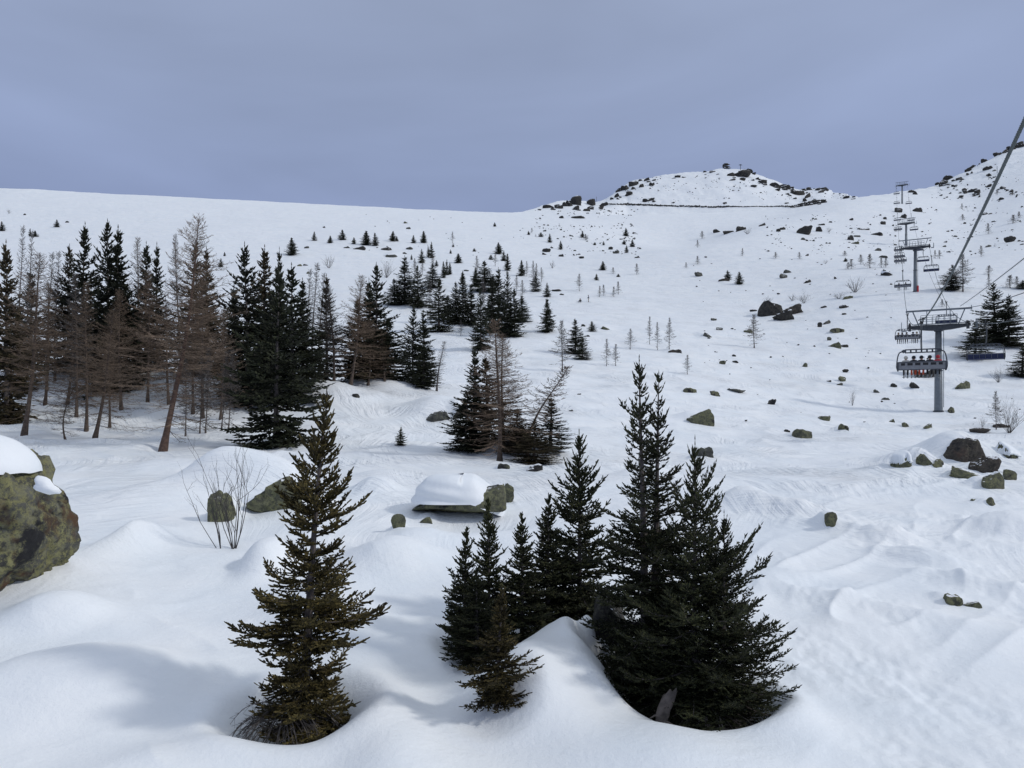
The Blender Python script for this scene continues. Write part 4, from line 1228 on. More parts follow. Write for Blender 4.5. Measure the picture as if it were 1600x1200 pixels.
# low boulder under a thick pillow of snow in mid picture
def pillow_boulder():
    d = 24.2
    p = at(728, d - 1.0)
    o = empty('boulder', (p.x, p.y + 1.0, p.z + 0.42))
    P, Fc = rock_verts(17, 5, planes=12, rough=0.05)
    P = P / np.abs(P).max(0)
    P[:, 0] += 0.25 * np.clip(P[:, 2], -1, 1) * 0
    P = P * np.array((1.85, 1.15, 0.62)); P[:, 2] += 0.22 * np.exp(-((P[:, 0] - 1.22) / 0.40) ** 2) * (P[:, 2] > 0) * np.clip(P[:, 2] * 3, 0, 1)
    P[:, 2] += 0.12
    meshobj('rock_body', np_mesh('rock_body', P, [Fc], [M['rock_green']], True), o)
    # pillow: superellipsoid with a broken left face
    n1, n2 = 64, 30
    th = np.linspace(0, 2 * np.pi, n1, endpoint=False); ph = np.linspace(0, np.pi / 2, n2)
    V = []
    for i in range(n2):
        for j in range(n1):
            c, s = math.cos(th[j]), math.sin(th[j])
            rr = (abs(c) ** 2.6 + abs(s) ** 2.6) ** (-1 / 2.6)
            k = math.cos(ph[i]) ** 0.55; z = math.sin(ph[i]) ** 1.0
            x = 1.62 * c * rr * k; y = 1.15 * s * rr * k
            zz = 0.22 + 0.90 * z * (1 - 0.10 * x / 1.6)
            if x > 0.55: zz -= 0.45 * (x - 0.55)
            zz += 0.10 * float(pn(x * 1.1, y * 1.1, 2)) * z
            lay = 0.05 * math.sin(zz * 16 + 2 * x) * (1 - z) * (1 if x < 0.1 else 0.3)
            V.append((x * 0.94 - 0.30 + lay * c + (0.16 * z if c < 0 else 0), y + lay * s, zz + 0.12 * (x < 0) * 0))
    V.append((-0.12, 0, 0.10 + 1.05))
    F4 = [(i * n1 + j, i * n1 + (j + 1) % n1, (i + 1) * n1 + (j + 1) % n1, (i + 1) * n1 + j) for i in range(n2 - 1) for j in range(n1)]
    F3 = [((n2 - 1) * n1 + j, (n2 - 1) * n1 + (j + 1) % n1, len(V) - 1) for j in range(n1)]
    meshobj('snow_cap', np_mesh('snow_cap', V, [np.array(F4), np.array(F3)], [M['snow_cap']], True), o)
    tag(o, 'flat green boulder under a thick smooth pillow of snow', 'boulder')
pillow_boulder()

for r_, p_ in zip(ROCKS, ROCKPOS):
    px, yb, w, h, mt, lb, op = r_
    rock(px, yb, w, h, mt, lb, pos=p_, **op)

# crags on the summit hill, the knoll and the right-hand ridge
CRAGS = [
    ('black crag', 'on the knoll left of the summit road', [(888, 322, 18, 13), (903, 320, 22, 18), (926, 321, 17, 13), (945, 322, 12, 9), (873, 326, 12, 7), (916, 330, 14, 6)]),
    ('dark crag', 'on the left shoulder of the summit hill', [(990, 290, 16, 15), (977, 297, 14, 9), (1012, 282, 13, 6), (1019, 291, 9, 7), (984, 305, 11, 8), (965, 308, 10, 8), (1060, 277, 12, 4), (1112, 270, 12, 5)]),
    ('dark crag', 'on the right shoulder of the summit hill', [(1165, 277, 22, 15), (1142, 275, 13, 7), (1172, 268, 12, 8), (1145, 282, 8, 5), (1193, 287, 17, 8), (1213, 293, 20, 10), (1228, 295, 16, 9), (1184, 281, 10, 5), (1244, 303, 18, 9), (1262, 309, 13, 11), (1252, 305, 14, 10), (1287, 297, 16, 9), (1264, 297, 9, 6), (1240, 299, 9, 5), (1325, 309, 12, 4)]),
    ('jagged crag', 'on the ridge at the right edge', [(1476, 287, 18, 8), (1484, 280, 16, 8), (1499, 281, 11, 7), (1513, 268, 10, 10), (1520, 257, 9, 6), (1538, 251, 10, 7), (1545, 265, 14, 7), (1557, 239, 10, 7), (1572, 236, 12, 7), (1594, 230, 18, 12), (1548, 275, 8, 6), (1508, 299, 9, 6), (1522, 300, 15, 7), (1528, 302, 9, 9), (1547, 292, 9, 6), (1568, 295, 11, 6), (1566, 312, 8, 5), (1503, 308, 8, 4), (1540, 335, 12, 5), (1582, 300, 8, 6), (1490, 292, 9, 4)]),
    ('dark outcrop', 'along the foot of the summit hill above the road', [(1010, 315, 12, 6), (1018, 313, 10, 5), (1052, 317, 6, 3), (1133, 318, 7, 3), (1230, 318, 7, 3), (1288, 317, 9, 4)]),
]
ORD = ['first', 'second', 'third', 'fourth', 'fifth', 'sixth', 'seventh', 'eighth', 'ninth', 'tenth', 'eleventh', 'twelfth', 'thirteenth', 'fourteenth', 'fifteenth',
       'sixteenth', 'seventeenth', 'eighteenth', 'nineteenth', 'twentieth', 'twenty-first', 'twenty-second', 'twenty-third', 'twenty-fourth', 'twenty-fifth', 'twenty-sixth', 'twenty-seventh', 'twenty-eighth']
def ordinal(i):
    if i < 28: return ORD[i]
    t = ['', '', 'twenty', 'thirty', 'forty', 'fifty', 'sixty', 'seventy', 'eighty', 'ninety'][(i + 1) // 10]
    u = (i + 1) % 10
    return t[:-1] + 'ieth' if u == 0 else t + '-' + ORD[u - 1]
crng = random.Random(9)
for nm, where, lst in CRAGS:
    ext = []
    for (px, yb, w, h) in lst:
        for _ in range(3 if 'along' not in where else 1):
            k = crng.uniform(0.35, 0.7)
            ext.append((px + crng.uniform(-0.9, 0.9) * w, yb + crng.uniform(-0.2, 0.7) * h, w * k, h * k * 0.9))
    lst = sorted(lst + ext)
    for i, (px, yb, w, h) in enumerate(lst):
        rock(px, yb, w * 0.95, h * 0.85, DK, '%s %s, %s from the left' % (nm, where, ordinal(i)), name='crag', cat='rock', group=nm + 's ' + where, sub=3, yk=0.9)

# loose stones
def zone(poly_px, poly_y, n, smin, smax, where, seed, single=True):
    rg = random.Random(seed); out_ = []
    k = 0
    while len(out_) < n and k < n * 20:
        k += 1
        px = rg.uniform(*poly_px); y = rg.uniform(*poly_y)
        if pn(np.array([px / 34.0]), np.array([y / 13.0]), seed)[0] < -0.02: continue
        p = hit(px, y, 45)
        if abs(HY - p.z / p.y * F - y) > 1.0: continue
        out_.append((px, p, rg.uniform(0, 1) ** 3.2 * (smax - smin) + smin))
    return out_
SM = []
ZON = [((835, 1000), (326, 400), 210, 1.8, 5.5, 'under the knoll', 5),
       ((1195, 1400), (335, 398), 150, 1.8, 5.5, 'on the right snow shoulder', 6),
       ((1440, 1600), (250, 400), 190, 1.8, 5.5, 'on the ridge beyond the lift', 7),
       ((975, 1330), (275, 316), 190, 1.5, 3.8, 'on the summit hill', 8),
       ((1080, 1400), (400, 660), 80, 2.5, 6.0, 'on the slope left of the first tower', 9),
       ((560, 830), (335, 450), 50, 1.8, 4.0, 'around the small upper conifers', 10),
       ((1480, 1600), (620, 800), 8, 3.0, 6.0, 'in the snow around the boulder group', 12)]
tiny = []
for (a, b, n, s0, s1, where, sd_) in ZON:
    L_ = zone(a, b, n, s0, s1, where, sd_); LS_ = []
    for px, p, s in L_:
        if s > (s0 + 1.2):
            W = s * p.y / F
            o = meshobj('loose_stone', rock_mesh(rrng.randrange(8), 2, rrng.choice((DK, DK, GY))))
            o.scale = (W * 0.55, W * 0.4, W * rrng.uniform(0.22, 0.42)); o.location = p + Vector((0, 0, W * 0.1)); o.rotation_euler = (0, rrng.uniform(-.3, .3), rrng.uniform(0, 6.28))
            o['px'] = px; LS_.append((px, o))
        else:
            tiny.append((p, s))
    for i_, (px, o) in enumerate(sorted(LS_, key=lambda t: t[0])):
        del o['px']
        tag(o, 'small dark stone %s, %s from the left' % (where, ordinal(i_)), 'stone', 'loose stones ' + where)
mb = MB()
for p, s in tiny:
    P, Fc = rock_verts(rrng.randrange(6), 1, rough=0.05)
    W = s * p.y / F
    mb.add(P * np.array((W * 0.55, W * 0.4, W * 0.3)) + np.array(p) + np.array((0, 0, W * 0.1)), Fc)
o = mb.build('tiny_stones', M[DK]); tag(o, 'scatter of tiny dark stones over the upper snow slopes', 'stones', None, 'stuff')

# ------------------------------------------------------------------ summit: road wall, stone block, cross pole
def road_wall():
    o = empty('retaining_wall', hit(1150, 322, 480))
    L0 = Vector(o.location)
    key = [(950, 319.5, 2.2), (985, 321, 4), (1050, 323, 3.5), (1120, 325, 3.5), (1170, 323.5, 1.6), (1225, 323.5, 2.5), (1240, 325, 5), (1270, 328, 8), (1292, 326, 6)]
    kx = [k[0] for k in key]; ky = [k[1] for k in key]; kh = [k[2] for k in key]
    px = 950; rg = random.Random(4); mb = MB(); k = 0
    bm_ = []
    while px < 1292:
        y = np.interp(px, kx, ky); h = np.interp(px, kx, kh) * 520 / F * 0.8
        w = rg.uniform(1.2, 2.2)
        p = hit(px, y, 480)
        nrow = max(1, int(h / 0.9))
        for r in range(nrow):
            hh = h / nrow * rg.uniform(0.75, 1.15)
            c = np.array(p - L0) + np.array((rg.uniform(-.2, .2), rg.uniform(-.25, .1), h / nrow * (r + 0.45)))
            P, Fc = rock_verts(rg.randrange(8), 1, rough=0.03)
            mb.add(P * np.array((w * 0.80, 0.8, hh * 0.66)) + c, Fc)
        px += w / 520 * F * 0.86
    s = mb.build('stone_course', [M[DK]], o); s['kind'] = 'stuff'
    tag(o, 'long low dry stone retaining wall of the road below the summit', 'wall')
road_wall()

def summit_block():
    p = hit(1135, 264, 600)
    o = empty('stone_shelter', p)
    s = p.y / F
    for (x, z, w, h, dd) in ((0, 1.4, 14, 3.0, 7), (-0.5, 4.1, 12.5, 2.6, 6), (0.2, 6.4, 11.5, 2.2, 6), (-1.2, 8.2, 8.5, 1.6, 5), (-4.8, 3.5, 3, 6.5, 4)):
        P, Fc = rock_verts(int(z * 3), 3, planes=14, rough=0.05)
        P = P / np.abs(P).max(0) * np.array((w * s * 0.5, dd * s * 0.5, h * s * 0.62)) + np.array((x * s, 0, z * s))
        meshobj('stone', np_mesh('stone', P, [Fc], [M[DK]], False), o)
    tag(o, 'square block of stacked dark stone on the very summit', 'rock')
    p = hit(1157, 267, 600)
    c = empty('summit_pole', p)
    m = MB(); m.tube([(0, 0, -1), (0, 0, 8.5 * s)], 0.22, 6); m.build('pole', M['steel_dark'], c)
    m = MB(); m.bar((-2.6 * s, 0, 8.5 * s), (2.6 * s, 0, 8.5 * s), 0.3, 0.4); m.bar((-1.2 * s, 0, 9.0 * s), (1.2 * s, 0, 9.0 * s), 0.3, 0.5); m.build('crossarm', M['steel_dark'], c)
    tag(c, 'thin pole with a short crossarm standing on the summit rocks', 'pole')
    for px, y, h, lb in ((1558, 271, 11, 'thin marker post on the bare snow of the right ridge'), (1557, 243, 6, 'short post among the crags high on the right ridge'), (932, 314, 8, 'thin post standing between the knoll crags')):
        p = hit(px, y, 300); s2 = p.y / F
        m = MB(); m.tube([(0, 0, -0.5), (0, 0, h * s2)], 0.14, 6); q = m.build('marker_post', M['steel_dark']); q.location = p
        tag(q, lb, 'post')
summit_block()
# ------------------------------------------------------------------ chairlift
LX0, LS, GH = 5.4, 0.518, 3.4
LAZ = -math.atan(LS)
nrm_ = math.hypot(1, LS)
def lift_xy(Yv, side):
    return np.array((LX0 + LS * Yv + side * GH, Yv))
UP = [(-40, 8.0, 0.0), (0, 4.48, 1.88), (88, 12.0, 4.0), (180, 43.3, 5.0), (310, 84.3, 5.0), (450, 145.5, 3.0), (560, 183.0, 0.0), (620, 190, 0)]
DN = [(-40, 4.0, 0.0), (0, 4.0, 1.5), (88, 12.0, 4.0), (180, 43.3, 5.0), (310, 84.3, 5.0), (450, 145.5, 3.0), (560, 183.0, 0.0), (620, 190, 0)]
def rope_z(nodes, y):
    for (a, za, s), (b, zb, _) in zip(nodes[:-1], nodes[1:]):
        if a <= y <= b:
            t = (y - a) / (b - a)
            return za + (zb - za) * t - 4 * s * t * (1 - t)
    return nodes[-1][1]
def rope(side, nodes, name, label):
    ys = np.concatenate([np.arange(-40, 60, 0.35), np.arange(60, 610, 2.0)])
    pts = np.array([[*lift_xy(y, side), rope_z(nodes, y)] for y in ys])
    near = ys < 60
    n = int(near.sum()) + 1
    mb = MB()
    # near stretch: six strands laid round each other, the far stretch as one round rope
    seg = pts[:n]
    fine = np.stack([np.interp(np.linspace(0, n - 1, n * 3), np.arange(n), seg[:, k]) for k in range(3)], 1)
    T = fine[-1] - fine[0]; T /= np.linalg.norm(T)
    a = np.cross(T, (0, 0, 1.0)); a /= np.linalg.norm(a); b = np.cross(T, a)
    L_ = np.linalg.norm(np.diff(fine, axis=0), axis=1).cumsum(); L_ = np.concatenate([[0], L_])
    for k in range(6):
        ph = k * math.pi / 3 + L_ * 2 * math.pi / 0.55
        P = fine + np.outer(np.cos(ph), a) * 0.022 + np.outer(np.sin(ph), b) * 0.022
        mb.tube(P, 0.0145, 5)
    mb.tube(pts[n - 1:], 0.036, 6)
    o = mb.build(name, M['rope'], None, True)
    tag(o, label, 'cable')
rope(-1, UP, 'haul_rope', 'thick twisted steel rope of the uphill side, running overhead to the first tower')
rope(1, DN, 'haul_rope', 'steel rope of the downhill side, carrying the empty blue chair')

def cable(pts, r, label):
    P = np.array(pts, float); n = 60
    t = np.linspace(0, len(P) - 1, n * (len(P) - 1) + 1)
    C_ = np.stack([np.interp(t, np.arange(len(P)), P[:, k]) for k in range(3)], 1)
    fr = t - np.floor(t)
    C_[:, 2] -= 4 * (0.5 if 'higher one' in label and 'under' not in label else 1.4) * fr * (1 - fr) * (t < len(P) - 1)
    mb = MB(); mb.tube(C_, r, 5); o = mb.build('signal_cable', M['steel_dark'], None, True); tag(o, label, 'cable')

def sheaves(tower, side, z, ln, nw, tilt, near=True):
    """row of rollers under or over the rope at one end of the crossarm"""
    x = side * GH / nrm_
    o = empty('sheave_train', (x, 0, z)); o.parent = tower; o.rotation_euler = (tilt, 0, 0)
    m = MB()
    m.box((-0.14 * side, 0, -0.42), (0.06, ln, 0.22)); m.box((0.14 * side, 0, -0.42), (0.06, ln, 0.22))
    m.box((0, 0, -0.58), (0.5, ln * 0.45, 0.16)); m.box((0, 0, -0.8), (0.3, 0.5, 0.4))
    m.build('beam', M['steel_dark'], o)
    for k in range(nw):
        y = (k - (nw - 1) / 2) * ln / nw
        w = MB(); w.tube([(-0.09, y, -0.30), (0.09, y, -0.30)], 0.25, 14); w.tube([(-0.10, y, -0.30), (-0.12, y, -0.30)], 0.10, 8)
        w.build('roller', M['c_black'], o)
    m = MB()
    c = -0.95
    m.box((side * 0.62, 0, c), (0.55, ln * 0.8, 0.05))
    for yy in np.linspace(-ln * 0.4, ln * 0.4, 4):
        m.bar((side * 0.88, yy, c), (side * 0.88, yy, c + 1.05), 0.05, 0.05)
    for zz in (0.5, 1.05):
        m.bar((side * 0.88, -ln * 0.4, c + zz), (side * 0.88, ln * 0.4, c + zz), 0.045, 0.045)
    m.build('walkway', M['steel'], o)
    return o

def tower(px, yb, Yv, zr, label, big=1.0, wide=True, red=False):
    base = at(px, Yv)
    cx = LX0 + LS * Yv
    zb = float(H(np.array([cx]), np.array([float(Yv)]))[0])
    o = empty('lift_tower', (cx, Yv, zb)); o.rotation_euler = (0, 0, LAZ)
    h = zr - zb
    za = h - 1.0                                    # underside of the crossarm
    k = 1 if wide else 0.8
    m = MB(); n = 18
    zz = np.array([-1.5, 0.0, 0.01, za * 0.5, za * 0.502, za]); rr = np.array([0.48, 0.46, 0.46, 0.41, 0.39, 0.34]) * big
    V, a, b = tube(np.array([(0, 0, q) for q in zz]), rr, 20); m.add(V, a, b)
    m.build('shaft', M['steel'], o, True)
    m = MB()
    for q in (0.0, za * 0.5, za - 0.12):
        m.tube([(0, 0, q), (0, 0, q + 0.12)], 0.58 * big if q == 0 else 0.47 * big, 20)
    m.build('flange', M['steel_dark'], o)
    m = MB()                                        # ladder on the side
    lx = 0.54 * big
    for s_ in (-0.2, 0.2): m.bar((lx, s_, 0.5), (lx, s_, za + 0.5), 0.05, 0.05)
    q = 0.7
    while q < za: m.bar((lx, -0.2, q), (lx, 0.2, q), 0.03, 0.03); q += 0.32
    m.build('ladder', M['steel'], o)
    m = MB()                                        # crossarm: box girder thinning to its ends
    W = GH / nrm_
    for s_ in (-1, 1):
        V = []
        for x, t_, w_ in ((0, 0.36, 0.34), (W * 0.45, 0.32, 0.30), (W * 0.98, 0.17, 0.22)):
            zc = za + 0.30 + 0.18 * x / W
            for dy, dz in ((-1, -1), (1, -1), (1, 1), (-1, 1)): V.append((s_ * x, dy * w_, zc + dz * t_))
        V = np.array(V); F4 = [[i * 4 + j, i * 4 + (j + 1) % 4, (i + 1) * 4 + (j + 1) % 4, (i + 1) * 4 + j] for i in range(2) for j in range(4)] + [[8, 9, 10, 11]]
        m.add(V, None, F4)
    m.build('crossarm', M['steel_dark'], o)
    m = MB()                                        # upper beam on slanting struts
    zt = za + 2.45
    Wt = W * 1.14
    m.bar((-Wt, 0, zt), (Wt, 0, zt), 0.16, 0.20)
    for s_ in (-1, 1):
        m.bar((s_ * W * 0.66, 0, za + 0.5), (s_ * W * 0.90, 0, zt), 0.12, 0.12)
        m.bar((s_ * W * 0.40, 0, za + 0.5), (s_ * W * 0.40, 0, zt), 0.08, 0.08)
        m.bar((s_ * Wt * 0.98, -0.12, zt - 0.2), (s_ * Wt * 0.98, 0.12, zt + 0.35), 0.08, 0.08)
    m.build('lifting_frame', M['steel'], o)
    m = MB()                                        # catwalk with railings along the crossarm
    for yy in (-0.75, 0.75):
        m.bar((-W * 0.92, yy, za + 0.72), (W * 0.92, yy, za + 0.72), 0.5, 0.05)
        for zz_ in (1.25, 1.75): m.bar((-W * 0.62, yy * 1.3, za + zz_), (W * 0.62, yy * 1.3, za + zz_), 0.045, 0.045)
        for x in np.linspace(-W * 0.62, W * 0.62, 7): m.bar((x, yy * 1.3, za + 0.7), (x, yy * 1.3, za + 1.75), 0.045, 0.045)
    m.build('catwalk', M['steel'], o)
    sl = math.atan2(rope_z(UP, min(Yv + 8, 600)) - rope_z(UP, Yv - 8), 16 * nrm_)
    for s_ in (-1, 1):
        sheaves(o, s_, h + 0.06 - 0.26 + 0.25, 3.0, 6, sl)
    if red:
        m = MB(); m.tube([(0.55, -0.3, -0.2), (0.55, -0.3, 1.4)], 0.20, 12)
        m.build('safety_pad', M['red_pad'], o)
    tag(o, label, 'lift tower', 'chairlift towers')
    return o, za + zb

t1, za1 = tower(1466, 643, 88, 12.0, 'nearest grey tubular chairlift tower with crossarm and catwalk, fully visible')
tower(1430, 448, 180, 43.3, 'second chairlift tower up the slope, red padding round its foot', red=True)
tower(1416, 388, 310, 84.3, 'third chairlift tower up the slope, halfway to the skyline')
tower(1411, 328, 450, 145.5, 'topmost chairlift tower standing out against the sky')
m_ = lambda y, off, z: (LX0 + LS * y + off, y, z)
cable([m_(-20, 2.5, 5.3), m_(88, 2.6, 13.9)], 0.035, 'thin dark signal cable from the right edge to the first tower, higher one')
cable([m_(-20, 3.3, 3.0), m_(88, 2.9, 13.7)], 0.035, 'thin sagging signal cable under the higher one at the first tower')
cable([m_(88, 0.8, 13.9), m_(180, 0.8, 45.2)], 0.022, 'thin signal cable sagging between the first and second towers')

# people ------------------------------------------------------------
def skin_person(kind):
    J = {}
    if kind == 'sit':
        J = dict(pel=(0, 0.0, 0.10), sp=(0, -0.02, 0.32), ch=(0, 0.0, 0.50), nk=(0, 0.02, 0.62), hd=(0, 0.05, 0.70), ht=(0, 0.06, 0.84),
                 sL=(-0.19, 0.0, 0.53), eL=(-0.25, 0.12, 0.30), wL=(-0.18, 0.34, 0.28), hL=(-0.15, 0.42, 0.28), sR=(0.19, 0.0, 0.53), eR=(0.25, 0.12, 0.30), wR=(0.18, 0.34, 0.28), hR=(0.15, 0.42, 0.28),
                 pL=(-0.10, 0.05, 0.08), kL=(-0.13, 0.46, 0.08), aL=(-0.12, 0.52, -0.36), fL=(-0.12, 0.66, -0.42), pR=(0.10, 0.05, 0.08), kR=(0.13, 0.46, 0.08), aR=(0.12, 0.52, -0.36), fR=(0.12, 0.66, -0.42))
    elif kind == 'stand':
        J = dict(pel=(0, 0, 0.95), sp=(0, 0.03, 1.12), ch=(0, 0.07, 1.30), nk=(0, 0.10, 1.45), hd=(0, 0.13, 1.54), ht=(0, 0.14, 1.70),
                 sL=(-0.20, 0.07, 1.36), eL=(-0.34, 0.12, 1.12), wL=(-0.30, 0.34, 1.02), hL=(-0.29, 0.42, 1.02), sR=(0.20, 0.07, 1.36), eR=(0.34, 0.12, 1.12), wR=(0.30, 0.34, 1.02), hR=(0.29, 0.42, 1.02),
                 pL=(-0.10, 0, 0.90), kL=(-0.16, 0.12, 0.50), aL=(-0.20, 0.0, 0.10), fL=(-0.21, 0.16, 0.05), pR=(0.10, 0, 0.90), kR=(0.16, 0.12, 0.50), aR=(0.20, 0.0, 0.10), fR=(0.21, 0.16, 0.05))
    else:
        J = dict(pel=(0, 0, 0.20), sp=(0, 0.05, 0.38), ch=(0, 0.12, 0.55), nk=(0, 0.17, 0.68), hd=(0, 0.20, 0.76), ht=(0, 0.22, 0.90),
                 sL=(-0.20, 0.12, 0.60), eL=(-0.30, 0.02, 0.38), wL=(-0.32, -0.10, 0.14), hL=(-0.32, -0.13, 0.07), sR=(0.20, 0.12, 0.60), eR=(0.28, 0.28, 0.42), wR=(0.16, 0.42, 0.40), hR=(0.12, 0.48, 0.40),
                 pL=(-0.10, 0.03, 0.18), kL=(-0.20, 0.36, 0.42), aL=(-0.22, 0.62, 0.10), fL=(-0.23, 0.76, 0.07), pR=(0.10, 0.03, 0.18), kR=(0.20, 0.38, 0.40), aR=(0.22, 0.64, 0.10), fR=(0.23, 0.78, 0.07))
    rad = dict(pel=0.155, sp=0.145, ch=0.165, nk=0.065, hd=0.095, ht=0.075, s=0.085, e=0.055, w=0.045, h=0.04, p=0.10, k=0.075, a=0.07, f=0.06)
    E = [('pel', 'sp'), ('sp', 'ch'), ('ch', 'nk'), ('nk', 'hd'), ('hd', 'ht')]
    for s_ in 'LR':
        E += [('ch', 's' + s_), ('s' + s_, 'e' + s_), ('e' + s_, 'w' + s_), ('w' + s_, 'h' + s_), ('pel', 'p' + s_), ('p' + s_, 'k' + s_), ('k' + s_, 'a' + s_), ('a' + s_, 'f' + s_)]
    ks = list(J); me = bpy.data.meshes.new('body')
    me.from_pydata([J[k] for k in ks], [(ks.index(a), ks.index(b)) for a, b in E], [])
    ob = bpy.data.objects.new('body', me); COL.objects.link(ob)
    mod = ob.modifiers.new('skin', 'SKIN')
    ob.modifiers.new('sub', 'SUBSURF').levels = 1
    sv = me.skin_vertices[0].data
    for i, k in enumerate(ks):
        r = rad.get(k, rad.get(k[0], 0.06)) if k not in rad else rad[k]
        sv[i].radius = (r, r); sv[i].use_root = (k == 'pel')
    dg = bpy.context.evaluated_depsgraph_get()
    res = bpy.data.meshes.new_from_object(ob.evaluated_get(dg))
    bpy.data.objects.remove(ob)
    res.name = 'body'
    for m__ in (M['c_black'], M['c_black'], M['c_skin']): res.materials.append(m__)
    hz = J['nk'][2] + 0.02
    for p in res.polygons:
        c = p.center
        if c.z > hz: p.material_index = 2
        elif kind == 'sit': p.material_index = 1 if (c.z < 0.17 and c.y > -0.02) or c.z < 0.05 else 0
        elif kind == 'stand': p.material_index = 1 if c.z < 0.92 and abs(c.x) < 0.27 else 0
        else: p.material_index = 1 if (c.z < 0.2 and abs(c.x) < 0.27) or c.y > 0.32 else 0
        p.use_smooth = True
    return res, J
PB = {k: skin_person(k) for k in ('sit', 'stand', 'crouch')}
def helmet_mesh():
    bm = bmesh.new(); bmesh.ops.create_uvsphere(bm, u_segments=12, v_segments=8, radius=0.135)
    for v in list(bm.verts):
        if v.co.z < -0.04 and v.co.y > 0.02: bm.verts.remove(v)
    me = bpy.data.meshes.new('helmet'); bm.to_mesh(me); bm.free()
    for p in me.polygons: p.use_smooth = True
    me.materials.append(M['c_black']); return me
HELM = helmet_mesh()
def ski_mesh():
    m = MB(); pts = [(0, -0.75, 0), (0, 0.7, 0), (0, 0.85, 0.06), (0, 0.93, 0.14)]
    for a, b in zip(pts[:-1], pts[1:]): m.bar(a, b, 0.085, 0.018)
    m.box((0, 0.02, 0.05), (0.08, 0.30, 0.08))
    return m.mesh('ski', [M['steel_dark']])
SKI = ski_mesh()
def person(kind, loc, rz, jacket, pants, helmet, label, skis=True, group=None, poles=False):
    me, J = PB[kind]
    o = empty('person', loc); o.rotation_euler = (0, 0, rz)
    b = meshobj('body', me, o)
    for i, c in ((0, jacket), (1, pants)):
        b.material_slots[i].link = 'OBJECT'; b.material_slots[i].material = M['c_' + c]
    hd = (Vector(J['hd']) + Vector(J['ht'])) / 2
    h = meshobj('helmet', HELM, o, hd + Vector((0, -0.01, 0.03))); h.material_slots[0].link = 'OBJECT'; h.material_slots[0].material = M['c_' + helmet]
    if skis:
        for s_ in 'LR':
            f = Vector(J['f' + s_]); q = meshobj('ski', SKI, o, f + Vector((0, -0.05, -0.10)))
            q.rotation_euler = (R(-6) if kind == 'sit' else 0, 0, 0)
    if poles:
        for s_ in 'LR':
            hnd = J['h' + s_]; m = MB(); m.tube([hnd, (hnd[0] * 1.2, hnd[1] + 0.1, 0.0)], 0.012, 5); m.build('ski_pole', M['steel'], o)
    tag(o, label, 'person', group)
    return o

